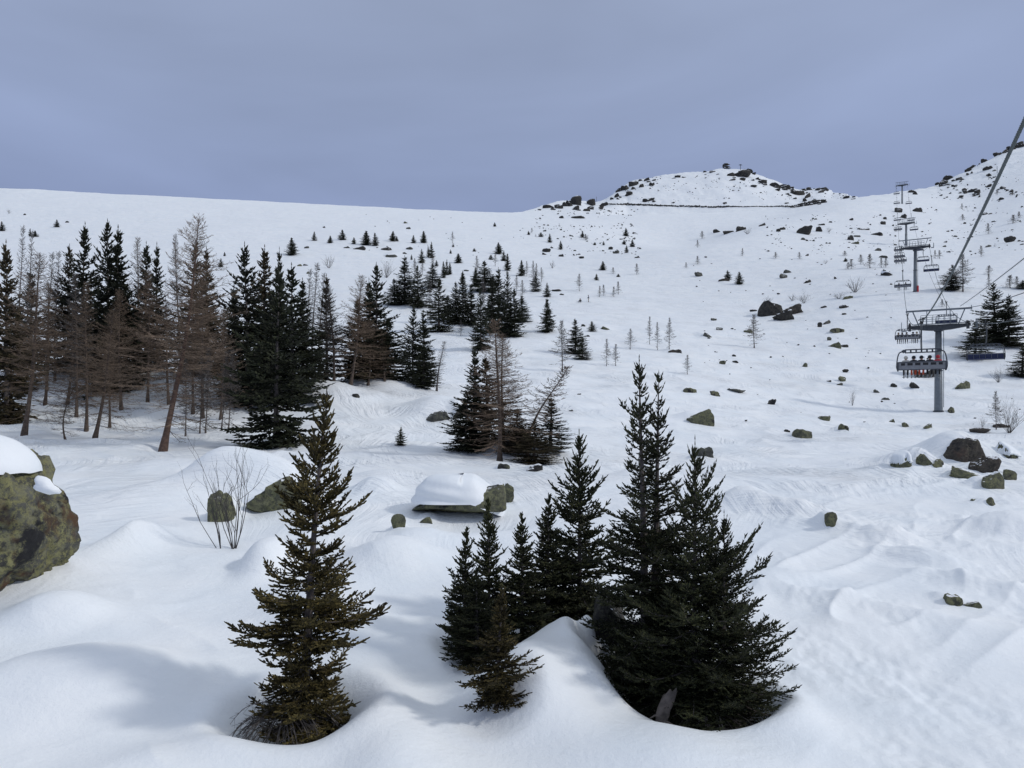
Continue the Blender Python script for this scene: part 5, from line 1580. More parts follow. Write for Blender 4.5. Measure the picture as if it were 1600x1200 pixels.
# chairs ------------------------------------------------------------
def chair_meshes():
    D_ = {}
    m = MB(); m.box((0, 0, -0.02), (0.22, 0.55, 0.20)); m.box((0.1, 0.1, 0.18), (0.10, 0.22, 0.28)); m.bar((-0.22, 0.15, 0.15), (0.22, -0.1, 0.30), 0.06, 0.06)
    D_['grip'] = (m.mesh('grip', [M['c_black']]), None)
    t = np.linspace(0, 1, 22)
    P = [(0, 0, -0.1)]
    key = np.array([(0, 0, -0.1), (0, 0.50, -0.22), (0, 0.74, -0.70), (0, 0.70, -1.25), (0, 0.45, -1.75), (0, 0.05, -2.02)])
    kk = np.linspace(0, 5, 26)
    P = np.stack([pchip(np.arange(6), key[:, i], kk) for i in range(3)], 1)
    m = MB(); m.tube(P, 0.062, 8); D_['hanger'] = (m.mesh('hanger', [M['steel_dark']], True), None)
    m = MB()
    m.bar((-1.12, 0, -1.98), (1.12, 0, -1.98), 0.12, 0.08); m.bar((-1.12, 0, -2.20), (1.12, 0, -2.20), 0.12, 0.08)
    for x in (-1.08, -0.72, -0.36, 0, 0.36, 0.72, 1.08): m.bar((x, 0, -1.98), (x, 0, -2.20), 0.11, 0.14)
    for s_ in (-1, 1): m.bar((s_ * 1.12, 0, -2.04), (s_ * 1.30, 0, -2.14), 0.12, 0.22)
    D_['top_frame'] = (m.mesh('top_frame', [M['steel_dark']]), None)
    for s_ in (-1, 1):
        key = np.array([(1.20, 0, -2.10), (1.45, 0.0, -2.16), (1.58, -0.03, -2.40), (1.66, -0.10, -2.90), (1.68, -0.16, -3.20), (1.60, -0.10, -3.52), (1.58, 0.35, -3.50)]) * np.array((s_, 1, 1))
        kk = np.linspace(0, 6, 30); P = np.stack([pchip(np.arange(7), key[:, i], kk) for i in range(3)], 1)
        m = MB(); m.tube(P, 0.045, 7); D_['side_frame%d' % s_] = (m.mesh('side_frame', [M['steel_dark']], True), None)
    m = MB()
    m.box((0, -0.30, -2.92), (3.16, 0.05, 0.10)); m.box((0, -0.26, -3.30), (3.16, 0.05, 0.30))
    for x in np.linspace(-1.55, 1.55, 7): m.box((x, -0.285, -3.06), (0.16 if abs(x) < 1.5 else 0.34, 0.05, 0.22))
    m.box((0, -0.27, -3.47), (3.16, 0.06, 0.05), None, 1); m.box((0, -0.335, -2.92), (3.16, 0.03, 0.05), None, 1)
    for s_ in (-1, 1): m.box((s_ * 1.60, -0.28, -3.18), (0.09, 0.12, 0.58), None, 1)
    D_['backrest'] = (m.mesh('backrest', [M['chair_grey'], M['steel_dark']]), 0)
    m = MB()
    for k in range(6):
        x = (k - 2.5) * 0.52; m.box((x, 0.02, -3.42), (0.49, 0.48, 0.09)); m.box((x, -0.225, -3.16), (0.47, 0.05, 0.42))
    D_['seat'] = (m.mesh('seat', [M['pad_black']]), 1)
    def bar_mesh(down):
        m = MB()
        if down:
            for s_ in (-1, 1): m.tube([(s_ * 1.55, -0.2, -2.95), (s_ * 1.50, 0.25, -2.95), (s_ * 1.45, 0.45, -3.05)], 0.028, 6)
            m.tube([(-1.45, 0.45, -3.05), (1.45, 0.45, -3.05)], 0.028, 6)
            for x in (-1.05, -0.35, 0.35, 1.05): m.tube([(x, 0.45, -3.05), (x, 0.55, -3.7), (x, 0.62, -3.95)], 0.02, 5); m.tube([(x - 0.25, 0.62, -3.95), (x + 0.25, 0.62, -3.95)], 0.02, 5)
        else:
            for s_ in (-1, 1): m.tube([(s_ * 1.55, -0.2, -2.95), (s_ * 1.45, 0.10, -2.45), (s_ * 1.40, 0.25, -2.30)], 0.028, 6)
            m.tube([(-1.40, 0.25, -2.30), (1.40, 0.25, -2.30)], 0.028, 6)
            for x in (-1.05, -0.35, 0.35, 1.05): m.tube([(x, 0.25, -2.30), (x, 0.5, -2.62)], 0.02, 5); m.tube([(x - 0.22, 0.5, -2.62), (x + 0.22, 0.5, -2.62)], 0.02, 5)
        return m.mesh('safety_bar', [M['steel']])
    D_['bar_down'] = (bar_mesh(True), None); D_['bar_up'] = (bar_mesh(False), None)
    return D_
CH = chair_meshes()
def chair(Yv, side, label, full=True, blue=False):
    nodes = UP if side < 0 else DN
    z = rope_z(nodes, Yv); xy = lift_xy(Yv, side)
    o = empty('lift_chair', (xy[0], xy[1], z - 0.02)); rz = LAZ if side < 0 else LAZ + math.pi
    o.rotation_euler = (0, 0, rz)
    for nm, key in (('grip', 'grip'), ('hanger', 'hanger'), ('top_frame', 'top_frame'), ('side_frame', 'side_frame1'), ('side_frame', 'side_frame-1'), ('backrest', 'backrest'), ('seat', 'seat'), ('safety_bar', 'bar_down' if side < 0 else 'bar_up')):
        c = meshobj(nm, CH[key][0], o)
        if nm == 'seat' and blue: c.material_slots[0].link = 'OBJECT'; c.material_slots[0].material = M['pad_blue']
    o.scale = (0.93, 0.93, 0.97)
    tag(o, label, 'lift chair', 'chairs going up' if side < 0 else 'empty chairs coming down')
    return o, rz
def seat_world(o, rz, x):
    c, s = math.cos(rz), math.sin(rz); v = Vector((x * 0.93, 0.0, -3.38 * 0.97))
    return Vector((o.location.x + c * v.x - s * v.y, o.location.y + s * v.x + c * v.y, o.location.z + v.z))

c1, r1 = chair(52, -1, 'closest chair going up, five skiers seen from behind, in front of the first tower')
for x, j, p_, h_, lb in ((-1.05, 'cream', 'black', 'cream', 'skier with pale hat at the left end of the closest chair'), (-0.52, 'black', 'orange', 'black', 'skier in black jacket and orange trousers, second from left on the closest chair'),
                         (0.0, 'black', 'orange', 'black', 'skier in orange trousers in the middle of the closest chair'), (0.55, 'black', 'black', 'black', 'skier all in black, fourth from left on the closest chair'),
                         (1.08, 'red', 'black', 'red', 'skier in red jacket at the right end of the closest chair')):
    person('sit', seat_world(c1, r1, x), r1, j, p_, h_, lb, group='skiers on the closest chair')
c2, r2 = chair(104, -1, 'second chair going up, five skiers, just above the first tower crossarm')
for x, j, p_, h_, w_ in ((-1.2, 'tan', 'black', 'tan', 'tan jacket, first from left'), (-0.7, 'black', 'navy', 'black', 'black jacket and navy trousers, second from left'), (-0.1, 'grey', 'black', 'black', 'grey jacket, third from left'),
                         (0.75, 'navy', 'black', 'black', 'navy jacket, fourth from left'), (1.25, 'cream', 'black', 'tan', 'cream jacket, fifth from left')):
    person('sit', seat_world(c2, r2, x), r2, j, p_, h_, 'skier in %s on the second chair going up' % w_, group='skiers on the second chair')
c3, r3 = chair(156, -1, 'third chair going up with two skiers, below the second tower')
for x, w_ in ((-0.75, 'left-hand one of two'), (0.6, 'right-hand one of two')):
    person('sit', seat_world(c3, r3, x), r3, 'black', 'black', 'black', 'dark clothed skier on the third chair going up, %s' % w_, group='skiers on the third chair')
nth = ['fourth', 'fifth', 'sixth', 'seventh', 'eighth', 'ninth', 'tenth']
for k, y in enumerate((208, 240, 262, 312, 364, 416, 440)):
    ck, rk = chair(y, -1, 'small distant chair going up, %s one counted from below' % nth[k])
    if y < 320:
        for q, x in enumerate((-1.1, -0.5, 0.3, 0.9)):
            person('sit', seat_world(ck, rk, x), rk, ('black', 'grey', 'navy', 'black')[q], 'black', 'black', 'tiny dark skier on the %s chair going up, %s from the left' % (nth[k], ORD[q]), skis=False, group='skiers on distant chairs')
nd = ['empty chair with navy blue seat coming down, large, right of the first tower', 'empty chair coming down just behind the first tower crossarm', 'empty chair coming down, below right of the second tower', 'empty chair coming down beside the second tower crossarm']
for k, y in enumerate((70, 122, 170, 216)):
    chair(y, 1, nd[k], blue=True)
for k, y in enumerate((262, 312, 364, 416)):
    chair(y, 1, 'tiny distant empty chair coming down, %s one above the second tower' % ORD[k], blue=True)

p = hit(920, 472); person('stand', p, R(80), 'navy', 'tan', 'black', 'lone skier standing on the snow beside a sitting one', poles=True)
p = hit(907, 472.5); person('crouch', p, R(150), 'black', 'black', 'black', 'person in dark clothes sitting in the snow beside the standing skier')
# ------------------------------------------------------------------ trees
random.seed(11)
def tr(proto, px, top, base, label, depth=None, w=None, name='spruce_tree', group=None, mat=None, rz=None, toplean=0.0, dmin=0.0, sink=0.0):
    """a tree whose tip shows at (px, top) and whose foot stands on the slope; base is the foot's height in the photograph, or depth is given"""
    if depth is None:
        p = hit(px, base, dmin)
    else:
        p = at(px, depth)
    d = p.y
    zt = (HY - top) / F * d
    h = max(zt - p.z, 0.4)
    wr = None if w is None else w * d / F / 2
    if 'larch' in proto and name == 'spruce_tree': name = 'larch_tree'
    if 'shrub' in proto: name = 'bare_shrub'
    p.z -= sink
    if wr and 'larch' in proto: wr *= 1.35
    if wr and proto.startswith('mid'): wr *= 1.25
    t = math.atan2(toplean * d / F, h)
    return plant(proto, p, h + sink, rz=rz, label=label, name=name, group=group, mat=mat, wr=wr, tilt=t)

# --- nearest trees
tr('near_a', 468, 611, 0, 'tall slim spruce with rusty olive needles, alone on the smooth snow', depth=10.75, rz=0.0)
o = ALLTREES[-1]; NEAR_A = o
tr('near_b', 1008, 556, 0, 'tallest dark spruce with two slender tips, centre of the dense clump', depth=12.0, rz=0.15, w=215)
tr('near_c', 1085, 688, 0, 'broad dark spruce filling the front and right of the dense clump', depth=11.3, rz=1.0, w=225)
tr('near_c', 1130, 803, 0, 'shorter broad dark spruce with its tip sticking out at the right of the clump', depth=11.1, rz=3.5, w=190)
tr('near_e', 905, 682, 0, 'dark spruce of middle height standing behind the snow hump', depth=14.6, rz=0.5, w=138)
tr('near_d', 856, 778, 0, 'smaller spruce leaning against the left side of the middle dark spruce', depth=14.3, rz=1.4, w=95)
tr('near_d', 764, 786, 0, 'slender spruce, tallest of the three left of the snow hump', depth=13.6, rz=0.3, w=88)
tr('near_d', 726, 830, 0, 'short spruce, left one of the three beside the snow hump', depth=13.4, rz=2.5, w=80)
tr('near_d', 816, 808, 0, 'slender spruce, right one of the three beside the snow hump', depth=13.7, rz=4.2, w=92)
tr('near_d', 745, 890, 0, 'low spruce in front of the three slim ones', depth=12.6, rz=0.9, w=90)
tr('small_s', 776, 925, 0, 'small crooked spruce with one long branch, lowest on the snow', depth=10.45, rz=3.0, toplean=-22, w=118)
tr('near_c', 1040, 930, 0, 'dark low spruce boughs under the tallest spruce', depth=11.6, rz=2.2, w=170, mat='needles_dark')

# dead twigs and a broken stub at the feet of the near trees
def brush(parent_loc, seed, n, rad, hgt, label, dirx=(-1, 1), mat='twig_grey'):
    rg = random.Random(seed); S0 = []; S1 = []; a = []; b = []
    for i in range(n):
        az = rg.uniform(0, 6.283); r0 = rg.uniform(0, 0.25)
        p = np.array((math.cos(az) * r0, math.sin(az) * r0, hgt * rg.uniform(0.5, 1.0)))
        L_ = rad * rg.uniform(0.5, 1.0); k = 7
        d = np.array((math.cos(az), math.sin(az), 0.35))
        for j in range(k):
            d = d + np.array((rg.uniform(-.1, .1), rg.uniform(-.1, .1), -0.24)); d /= np.linalg.norm(d)
            q = p + d * L_ / k
            S0.append(p); S1.append(q); r = 0.007 * (1 - j / k) + 0.003; a.append(r); b.append(r * 0.85)
            for _ in range(2):
                e = d + np.array([rg.uniform(-.8, .8) for _ in range(3)]); e /= np.linalg.norm(e)
                S0.append(q); S1.append(q + e * rg.uniform(0.05, 0.18)); a.append(0.003); b.append(0.002)
            p = q
    V, F4 = sticks(np.array(S0), np.array(S1), np.array(a), np.array(b))
    return V, F4
V, F4 = brush(None, 3, 110, 0.85, 0.75, '')
V = V * np.array((1, 1, 1)) + np.array((-0.18, -0.12, 0))
c = meshobj('dead_branches', np_mesh('dead_branches', V, [F4], [M['twig_grey']]), NEAR_A)
near_front = [o for o in ALLTREES if 'broad dark spruce' in o['label']][0]
V, F4 = brush(None, 5, 150, 1.05, 0.7, '')
c = meshobj('dead_branches', np_mesh('dead_branches', V + np.array((0.15, -0.25, -0.05)), [F4], [M['twig_grey']]), near_front)
def snag():
    p = at(1036, 10.7); o = empty('broken_stump', p)
    m = MB(); P, Fc = rock_verts(3, 3, rough=0.10)
    P = P * np.array((0.085, 0.075, 0.30)); P[:, 0] += 0.25 * P[:, 2]; P[:, 2] += 0.22
    m.add(P, Fc); m.tube([(0, 0, 0.05), (0.16, -0.1, 0.0), (0.3, -0.12, -0.05)], [0.035, 0.025, 0.012], 6); m.build('trunk', M['bark_grey'], o, True)
    m = MB(); m.tube([(0.02, 0, 0.1), (-0.14, -0.03, 0.12), (-0.22, -0.03, 0.06)], [0.02, 0.014, 0.006], 5); m.build('branch', M['bark_grey'], o)
    o.rotation_euler = (0, 0.12, 0)
    tag(o, 'grey weathered broken stump at the foot of the dense spruce clump', 'stump')
snag()
rock(958, 985, 62, 70, DK, 'dark rock in the shaded hollow under the tallest spruce', depth=12.9, seed=4)

# bare bush by the oval stone
def near_bush():
    V, F4 = shrub(9, 2.4, 1.2, 9, 3, 0.017, 0.55)
    p = at(345, 19.6); o = empty('bare_shrub', p)
    meshobj('stem', np_mesh('stem', V * np.array((0.85, 0.6, 1.0)) + np.array((0.35, 0, 0)), [F4], [M['twig_grey']]), o)
    V, F4 = shrub(23, 1.9, 1.2, 4, 3, 0.016, 0.5)
    meshobj('stem', np_mesh('stem', V * np.array((0.9, 0.5, 0.9)) + np.array((-0.05, 0, 0)) + np.array([[-0.32, 0, 0]]) * V[:, 2:3], [F4], [M['twig_grey']]), o)
    tag(o, 'leafless multi-stemmed shrub with thin grey twigs before the oval green stone', 'shrub')
near_bush()
tr('near_d', 626, 668, 696, 'tiny lone spruce sapling on the smooth snow in mid picture', name='spruce_sapling', w=18)

# --- clump in mid picture
tr('larch_b', 781, 500, 0, 'bare brown larch with straight grey trunk, middle of the mid-picture clump', depth=37.5, w=130, rz=1)
tr('larch_a', 786, 520, 0, 'second bare larch close behind the trunk of the mid-picture clump', depth=39.5, w=105, rz=4)
tr('mid2', 741, 546, 0, 'dark slim spruce on the left side of the mid-picture clump', depth=41, w=52)
tr('mid0', 760, 560, 0, 'dark bushy spruce behind the grey trunk of the mid-picture clump', depth=41.5, w=78, mat='needles_brown')
tr('mid1', 728, 610, 0, 'low dark spruce at the left foot of the mid-picture clump', depth=40, w=56)
tr('larch_bent', 822, 563, 0, 'bare larch leaning to the right out of the mid-picture clump', depth=39, w=90, toplean=28, rz=0)
tr('mid2', 860, 622, 0, 'small pointed spruce at the right of the mid-picture clump', depth=40.5, w=52)
tr('mid1', 835, 655, 0, 'drooping brownish spruce at the right foot of the mid-picture clump', depth=37, w=62, mat='needles_brown')
tr('mid0', 808, 640, 0, 'dense brown spruce over the boulder of the mid-picture clump', depth=39.5, w=60, mat='needles_brown')

# --- grove at the left: spruces
G1 = 'spruces of the left grove'; G2 = 'bare larches of the left grove'
for px, top, d, w, pr, mat, lb in [
    (131, 354, 61, 66, 'mid0', None, 'dark spruce, second tallest tip at the left of the grove'),
    (107, 386, 62, 62, 'mid1', 'needles_brown', 'brownish spruce just left of the two tall dark tips'),
    (169, 349, 58, 84, 'mid1', None, 'tall dark spruce with the highest tip at the left of the grove'),
    (186, 361, 59, 60, 'mid2', None, 'dark spruce sharing its crown with the highest tip of the grove'),
    (228, 384, 64, 58, 'mid0', None, 'dark spruce top rising behind the brown larches'),
    (246, 386, 66, 38, 'mid2', None, 'slim dark spruce right of the spruce top behind the larches'),
    (10, 384, 50, 74, 'mid0', 'needles_brown', 'reddish brown conifer cut by the left edge of the picture'),
    (48, 425, 66, 48, 'mid2', None, 'small dark spruce seen through the bare larches at far left'),
    (308, 380, 62, 74, 'mid1', 'needles_brown', 'olive brown spruce behind the biggest bare larch'),
    (324, 392, 64, 44, 'mid2', 'needles_brown', 'narrow brown spruce right of the olive brown one'),
    (386, 385, 56, 96, 'mid1', None, 'tall black-green spruce, left one of the massive trio'),
    (413, 389, 60, 74, 'mid0', 'needles_brown', 'brownish spruce between the two black-green giants'),
    (436, 393, 61, 34, 'mid2', None, 'thin spruce tip between the two black-green giants'),
    (456, 418, 57, 84, 'mid0', None, 'black-green spruce, right one of the massive trio'),
    (474, 440, 60, 48, 'mid2', None, 'dark spruce at the right flank of the massive trio'),
    (432, 420, 42, 112, 'mid1', None, 'nearest big spruce of the grove, wide skirt touching the snow'),
    (511, 434, 64, 42, 'mid2', 'needles_brown', 'narrow brownish spruce right of the massive trio'),
    (588, 415, 66, 70, 'mid1', None, 'tall dark spruce above the drift, right half of the grove'),
    (606, 500, 67, 58, 'mid0', None, 'dark spruce at the right end of the drift'),
    (560, 468, 65, 60, 'mid0', 'needles_brown', 'brown-grey spruce left of the tall one above the drift'),
    (575, 440, 68, 50, 'mid2', None, 'spruce tucked behind the tall one above the drift'),
    (30, 480, 58, 50, 'mid0', 'needles_brown', 'brown low spruce at the far left under bare larches'),
    (195, 440, 60, 80, 'mid0', None, 'dark spruce mass low between the larches of the grove'),
    (150, 450, 61, 80, 'mid1', None, 'dark spruce below the two tall tips of the grove'),
    (365, 450, 58, 50, 'mid2', None, 'dark spruce at the left flank of the massive trio'),
    (645, 478, 74, 46, 'mid1', None, 'dark spruce, left one of the pair right of the drift'),
    (662, 488, 75, 40, 'mid2', None, 'dark spruce, right one of the pair right of the drift'),
    (661, 540, 66, 36, 'mid2', None, 'short spruce in front of the dark pair, beside a thin larch'),
]:
    tr(pr, px, top, 0, lb, depth=d, w=w, group=G1, mat=mat)
# bare larches of the grove
tr('larch_big', 258, 338, 0, 'largest bare larch with a reddish leaning trunk, nearest in the grove', depth=40, w=205, rz=0.0, group=G2)
for px, top, d, w, pr, lb, ln in [
    (37, 392, 44, 130, 'larch_a', 'dark-trunked bare larch leaning right behind the big lichened boulder', 16),
    (101, 595, 43, 52, 'larch_bent', 'small crooked bare larch left of the leaning trunks', -6),
    (148, 480, 44, 110, 'larch_a', 'bare larch with leaning dark trunk in the middle of the left grove', 22),
    (133, 440, 47, 80, 'larch_b', 'bare larch just left of the leaning dark trunk', 12),
    (120, 428, 52, 70, 'larch_b', 'bare larch with S-bent stem left of the leaning trunks', 0),
    (28, 352, 60, 34, 'larch_thin', 'tall thin bare larch, left one of two at the far left', 3),
    (40, 360, 58, 34, 'larch_thin', 'tall thin bare larch, right one of two at the far left', 5),
    (73, 394, 58, 46, 'larch_thin', 'thin bare larch left of the tall spruces', 2),
    (86, 392, 60, 40, 'larch_thin', 'thin bare larch touching the tall spruces on their left', 0),
    (70, 440, 54, 80, 'larch_a', 'brown bare larch in the thick of the grove at far left', 0),
    (15, 470, 52, 80, 'larch_a', 'brown bare larch cut by the left edge', 0),
    (105, 470, 55, 80, 'larch_a', 'brown larch in front of the left tall spruces', 4),
    (188, 452, 54, 84, 'larch_a', 'brown bare larch standing before the highest spruce tip', 0),
    (215, 372, 62, 62, 'larch_b', 'brown larch rising left of the biggest larch', 0),
    (232, 420, 56, 74, 'larch_a', 'brown larch close left behind the biggest larch', 0),
    (282, 366, 60, 54, 'larch_b', 'pale larch top right beside the biggest larch tip', -2),
    (318, 430, 52, 92, 'larch_a', 'brown bare larch filling the space right of the biggest larch', 0),
    (345, 480, 51, 66, 'larch_a', 'orange-brown larch at the edge of the massive spruces', 0),
    (300, 470, 53, 84, 'larch_a', 'brown larch behind the trunk of the biggest larch, right side', 0),
    (265, 470, 55, 84, 'larch_a', 'brown larch directly behind the biggest larch', 0),
    (170, 520, 49, 60, 'larch_b', 'lower brown larch right of the leaning trunks', 6),
    (313, 560, 47, 44, 'larch_small', 'thin bare sapling, left one of the row right of the biggest trunk', 3),
    (322, 545, 47, 46, 'larch_small', 'thin bare sapling, middle one of the row right of the biggest trunk', 4),
    (290, 560, 46, 44, 'larch_small', 'thin bare sapling nearest the biggest trunk on its right', 0),
    (347, 550, 48, 40, 'larch_small', 'thin bare larch, left one of two near the wide-skirted spruce', 8),
    (358, 548, 48, 44, 'larch_small', 'thin bare larch, right one of two near the wide-skirted spruce', 5),
    (420, 470, 57, 60, 'larch_thin', 'faint bare larch in front of the massive spruce trio', 0),
    (478, 420, 70, 36, 'larch_thin', 'tall bare larch, left one of three behind the twin-stemmed larch', 2),
    (487, 410, 72, 40, 'larch_thin', 'tall bare larch, middle one of three behind the twin-stemmed larch', 3),
    (498, 426, 71, 38, 'larch_thin', 'tall bare larch, right one of three behind the twin-stemmed larch', 3),
    (522, 444, 61, 74, 'larch_a', 'left stem of the pair of red-footed larches, bare and leaning', -14),
    (548, 428, 61, 88, 'larch_a', 'right stem of the pair of red-footed larches, densely twigged', 12),
    (575, 500, 64, 66, 'larch_a', 'grey-brown larch in front of the tall dark spruce above the drift', 0),
    (600, 520, 65, 50, 'larch_b', 'grey-brown larch at the right end of the drift', 0),
    (682, 532, 66, 34, 'larch_thin', 'thin leaning bare larch beside the short spruce right of the drift', 8),
]:
    tr(pr, px, top, 0, lb, depth=d, w=w, group=G2, toplean=ln, rz=(0 if ln else None), mat=('twig_grey' if int(px) % 3 == 0 and 'brown' not in lb else None))

# --- conifers up the slope in mid picture: px, top, base, width
def cluster(lst, proto, fmt, name='spruce_tree', group=None, mat=None, protos=None):
    lst = sorted(lst)
    for i, t_ in enumerate(lst):
        px, top, base = t_[:3]; w = t_[3] if len(t_) > 3 else None
        pr = (protos or [proto])[i % len(protos or [proto])]
        lb = fmt.format(o=ORD[i]) if len(t_) < 5 else t_[4]
        dn = t_[5] if len(t_) > 5 else 0
        tr(pr, px, top, base, lb, w=w, name=name, group=group, mat=mat, dmin=dn)
FARP = ['far0', 'far1', 'far2']; MIDP = ['mid0', 'mid2', 'mid1']
cluster([(632, 402, 476, 34), (616, 436, 477, 26), (653, 415, 480, 32), (686, 436, 519, 36), (711, 441, 506, 30), (736, 446, 508, 28), (751, 452, 546, 32), (723, 425, 506, 24), (779, 421, 515, 34),
         (792, 424, 526, 30), (804, 452, 526, 28), (816, 462, 503, 24), (700, 462, 500, 22), (768, 436, 520, 26)], 'mid0', 'dark spruce of the mid-slope belt, {o} from the left', group='spruces of the mid-slope belt', protos=MIDP)
cluster([(757, 408, 456, 34, 'wide dark spruce at the top of the mid-slope belt'), (676, 412, 450, 22, 'dark spruce with bare larch behind it, above the mid-slope belt'), (723, 425, 444, 11, 'small spruce under the flat grey stone'),
         (855, 470, 519, 28, 'free-standing conical spruce right of the mid-slope belt'), (837, 425, 456, 14, 'dark spruce among bare larches on the middle slope'),
         (855, 443, 464, 12, 'small pointed spruce beside the dark stone heap'), (815, 408, 431, 14, 'small spruce left of the bare larches on the middle slope'),
         (743, 420, 448, 16, 'small spruce on the left side of the wide dark one'), (770, 430, 458, 14, 'small spruce on the right side of the wide dark one')], 'mid0', '', protos=['mid0', 'far1', 'far0'])
cluster([(779, 380, 397, 15), (787, 393, 408, 10), (793, 398, 423, 11), (767, 398, 406, 8), (716, 397, 411, 13), (659, 390, 411, 11), (669, 385, 402, 6), (674, 379, 403, 10), (682, 407, 416, 6), (643, 398, 406, 4),
         (693, 410, 434, 10), (698, 406, 430, 8), (703, 411, 429, 7), (614, 362, 377, 13), (620, 369, 377, 6), (646, 368, 380, 8), (662, 362, 380, 11), (704, 390, 396, 4), (708, 380, 386, 4), (773, 348, 354, 5), (741, 388, 393, 6)],
        'far0', 'small dark spruce on the upper slope above the belt, {o} from the left', group='small spruces above the belt', protos=FARP)
cluster([(456, 373, 399, 20), (491, 362, 376, 8), (516, 369, 380, 9), (535, 360, 375, 13), (553, 371, 381, 8), (572, 362, 383, 17), (586, 365, 384, 12)], 'far0',
        'small spruce in the row above the grove, {o} from the left', group='row of small spruces above the grove', protos=FARP)
cluster([(3, 347, 361, 10), (89, 344, 355, 9), (47, 357, 369, 5), (55, 361, 370, 9), (345, 404, 417, 9), (351, 394, 400, 4)], 'far0', 'small dark spruce on the far left snowfield, {o} from the left', group='spruces on the far left snowfield', protos=FARP)
cluster([(826, 361, 367, 5), (845, 363, 370, 8), (859, 366, 379, 7), (876, 377, 390, 8), (910, 362, 371, 8), (929, 379, 383, 5), (943, 377, 383, 4), (978, 357, 369, 9), (975, 375, 382, 8), (988, 374, 386, 9), (979, 384, 395, 7)], 'far0',
        'tiny dark spruce in the stone field under the knoll, {o} from the left', group='tiny spruces in the stone field', protos=FARP)
cluster([(942, 409, 422, 11, 'small round-bottomed spruce on the open slope above the two skiers'), (932, 428, 438, 8, 'tiny spruce just below the small round-bottomed one'), (966, 428, 433, 6, 'tiny spruce bush right of the two skiers slope'),
         (1137, 423, 437, 13, 'small dark spruce with brown stone at its foot, left of a pair'), (1155, 426, 444, 14, 'small dark spruce, right of a pair on the open right slope'), (1321, 403, 409, 7, 'tiny spruce left of the small bare larches'),
         (925, 503, 518, 14, 'low dark spruce bush left of the low olive stone')], 'far1', '', protos=FARP)
cluster([(899, 499, 553, 30, 'olive spruce behind the two-stemmed bare larch'), (910, 527, 562, 22, 'short spruce just right below the olive one')], 'mid0', '', protos=['mid0', 'mid1'])
cluster([(1487, 414, 454, 30, 'dark spruce touching the rope, right of the second tower'), (1554, 443, 534, 58, 'large dark spruce behind the blue chair, far right slope'), (1576, 462, 542, 44, 'broad dark spruce overlapping the large one at right'),
         (1524, 502, 560, 42, 'dark spruce seen through the empty blue chair'), (1597, 540, 589, 34, 'dark spruce cut by the right edge beside the young larch bush'), (1598, 438, 452, 16, 'small spruce high at the right edge')], 'mid0', '', protos=['mid1', 'mid0', 'mid1', 'mid0', 'mid2', 'mid0'])

# --- bare larches and bushes over the slope
cluster([(878, 502, 581, 40, 'two-stemmed bare larch on the slope right of the mid-slope belt'), (948, 530, 573, 18, 'small bare larch, left one of a pair in mid slope'), (962, 538, 572, 18, 'small bare larch, right one of a pair in mid slope'),
         (985, 514, 546, 20, 'round bare larch bush above the pair'), (1015, 495, 538, 14, 'slender bare larch, left one of three'), (1027, 504, 547, 14, 'slender bare larch, middle one of three'), (1046, 497, 546, 20, 'slender bare larch, right one of three'),
         (1178, 492, 544, 32, 'lone bare larch with dense feet below the black jagged boulder'), (1074, 555, 585, 17, 'small faint bare larch below the reddish stone'), (905, 428, 455, 15, 'bare larch alone on the slope above the skiers'),
         (720, 500, 525, 14, 'tiny bare larch in the snow right of the mid-slope belt foot')], 'larch_small', '', group='bare larches on the open slope')
cluster([(648, 404, 432, 14), (660, 410, 430, 12), (676, 398, 440, 16), (745, 400, 430, 14), (755, 432, 505, 22), (774, 395, 416, 10), (807, 430, 460, 14), (816, 438, 470, 16), (823, 408, 432, 10), (833, 408, 442, 14), (846, 418, 440, 12), (838, 412, 440, 12), (707, 362, 380, 9),
         (672, 440, 505, 22), (727, 450, 500, 20), (797, 470, 520, 20)],
        'larch_small', 'thin bare larch among the mid-slope conifers, {o} from the left', group='bare larches among the mid-slope conifers')
cluster([(958, 418, 428, 8), (937, 447, 464, 8), (943, 445, 462, 8), (959, 448, 464, 9), (966, 440, 460, 10), (995, 412, 429, 9), (1097, 361, 373, 9), (1090, 375, 387, 7), (1090, 400, 413, 9), (1072, 410, 419, 6), (915, 366, 375, 9), (831, 356, 364, 5)],
        'larch_far', 'tiny bare larch on the middle slope, {o} from the left', group='tiny bare larches on the middle slope')
cluster([(1212, 394, 404, 9), (1249, 394, 405, 8), (1320, 392, 400, 9), (1330, 405, 420, 11), (1325, 410, 421, 9), (1345, 398, 413, 11), (1359, 397, 419, 16), (1377, 403, 418, 9), (1384, 403, 418, 9), (1160, 388, 400, 6)],
        'larch_far', 'tiny bare larch on the right shoulder slope, {o} from the left', group='tiny bare larches on the right shoulder')
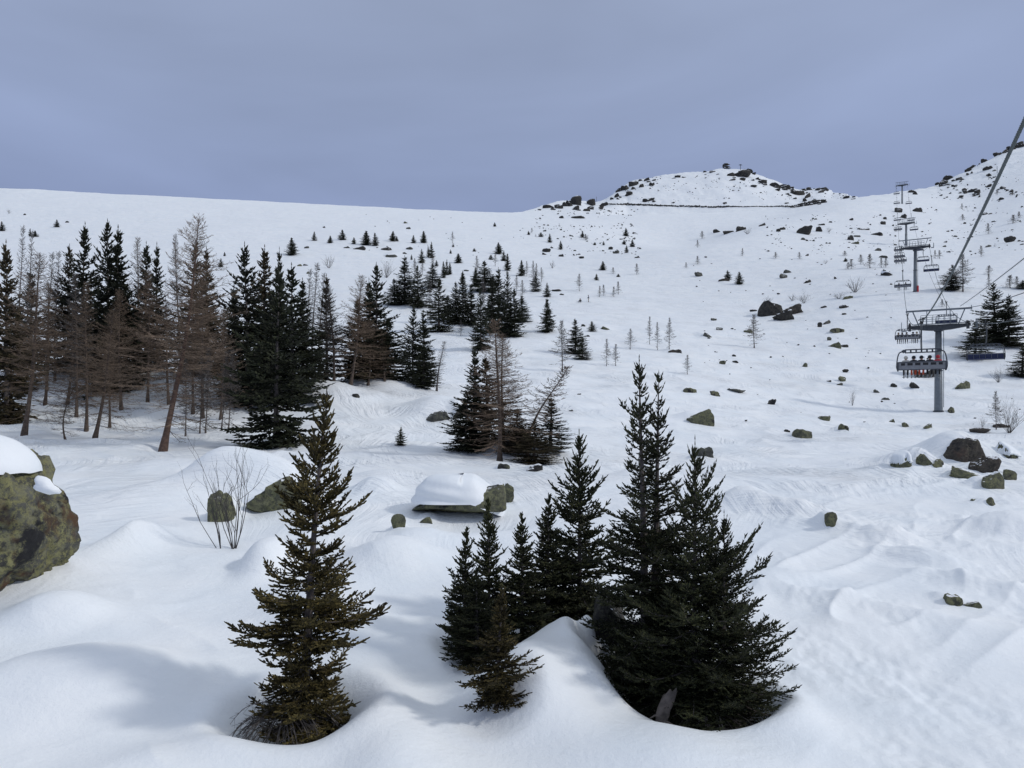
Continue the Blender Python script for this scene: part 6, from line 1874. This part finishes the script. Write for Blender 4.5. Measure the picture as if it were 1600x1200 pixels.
cluster([(1544, 349, 366, 10), (1583, 336, 349, 13), (1592, 331, 341, 9), (1533, 384, 401, 10), (1461, 391, 404, 7), (1468, 391, 404, 9), (1504, 335, 344, 9), (1503, 318, 326, 6), (1558, 296, 304, 8), (1582, 300, 305, 8), (1545, 415, 429, 14), (1578, 430, 450, 20), (1589, 432, 450, 12), (1545, 428, 452, 10), (1472, 468, 480, 9)],
        'larch_far', 'tiny bare larch on the slope right of the lift line, {o} from the left', group='tiny bare larches right of the lift')
cluster([(1504, 398, 456, 40, 'bare larch beside the dark spruce right of the second tower'), (1556, 612, 671, 26, 'bare young larch, left one of two right of the tower foot')], 'larch_small', '')
cluster([(1577, 610, 677, 50, 'bare bushy young birch-like tree, right one of two right of the tower foot'), (1560, 567, 598, 24, 'bare brown bush on the slope below the blue chair')], 'shrub_big', '', name='bare_shrub')
cluster([(1336, 430, 457, 28, 'large round bare bush on the right slope'), (1256, 452, 474, 26, 'round bare bush behind the brown hollow boulder'), (1238, 458, 470, 16, 'low bare bush behind the black jagged boulder'),
         (1311, 455, 467, 20, 'low bare bush above the olive pointed stone'), (1200, 460, 474, 16, 'thin bare bush above the black jagged boulder'), (863, 405, 419, 11, 'round pale bush left in the open slope below the stone field'),
         (514, 395, 419, 19, 'round bare tree-like bush above the grove'), (1295, 353, 363, 12, 'low bush right of the round boulder on the shoulder'), (1168, 355, 366, 14, 'low bush right of the shoulder outcrop'),
         (14, 324, 334, 8, 'small bare bush high on the far left snowfield'), (917, 364, 375, 8, 'pale bush beside a tiny spruce in the stone field'), (604, 400, 434, 30, 'tangled dark bush under the large grey stone'), (1332, 600, 634, 12, 'thin lone bare sapling left of the tower'),
         (1535, 645, 668, 14, 'sparse bush above the low brown stone'), (1290, 405, 412, 8, 'tiny bush on the shoulder slope')], 'shrub_s', '', name='bare_shrub', protos=['shrub_big', 'shrub_s'])
print('objects', len(bpy.data.objects), 'trees', len(ALLTREES))
print('cnt', {k: sum(len(m.loops) - 2 * len(m.polygons) for _, m in v['parts']) for k, v in PR.items()})
print('tris', sum(len(m.loops) - 2 * len(m.polygons) for m in bpy.data.meshes))
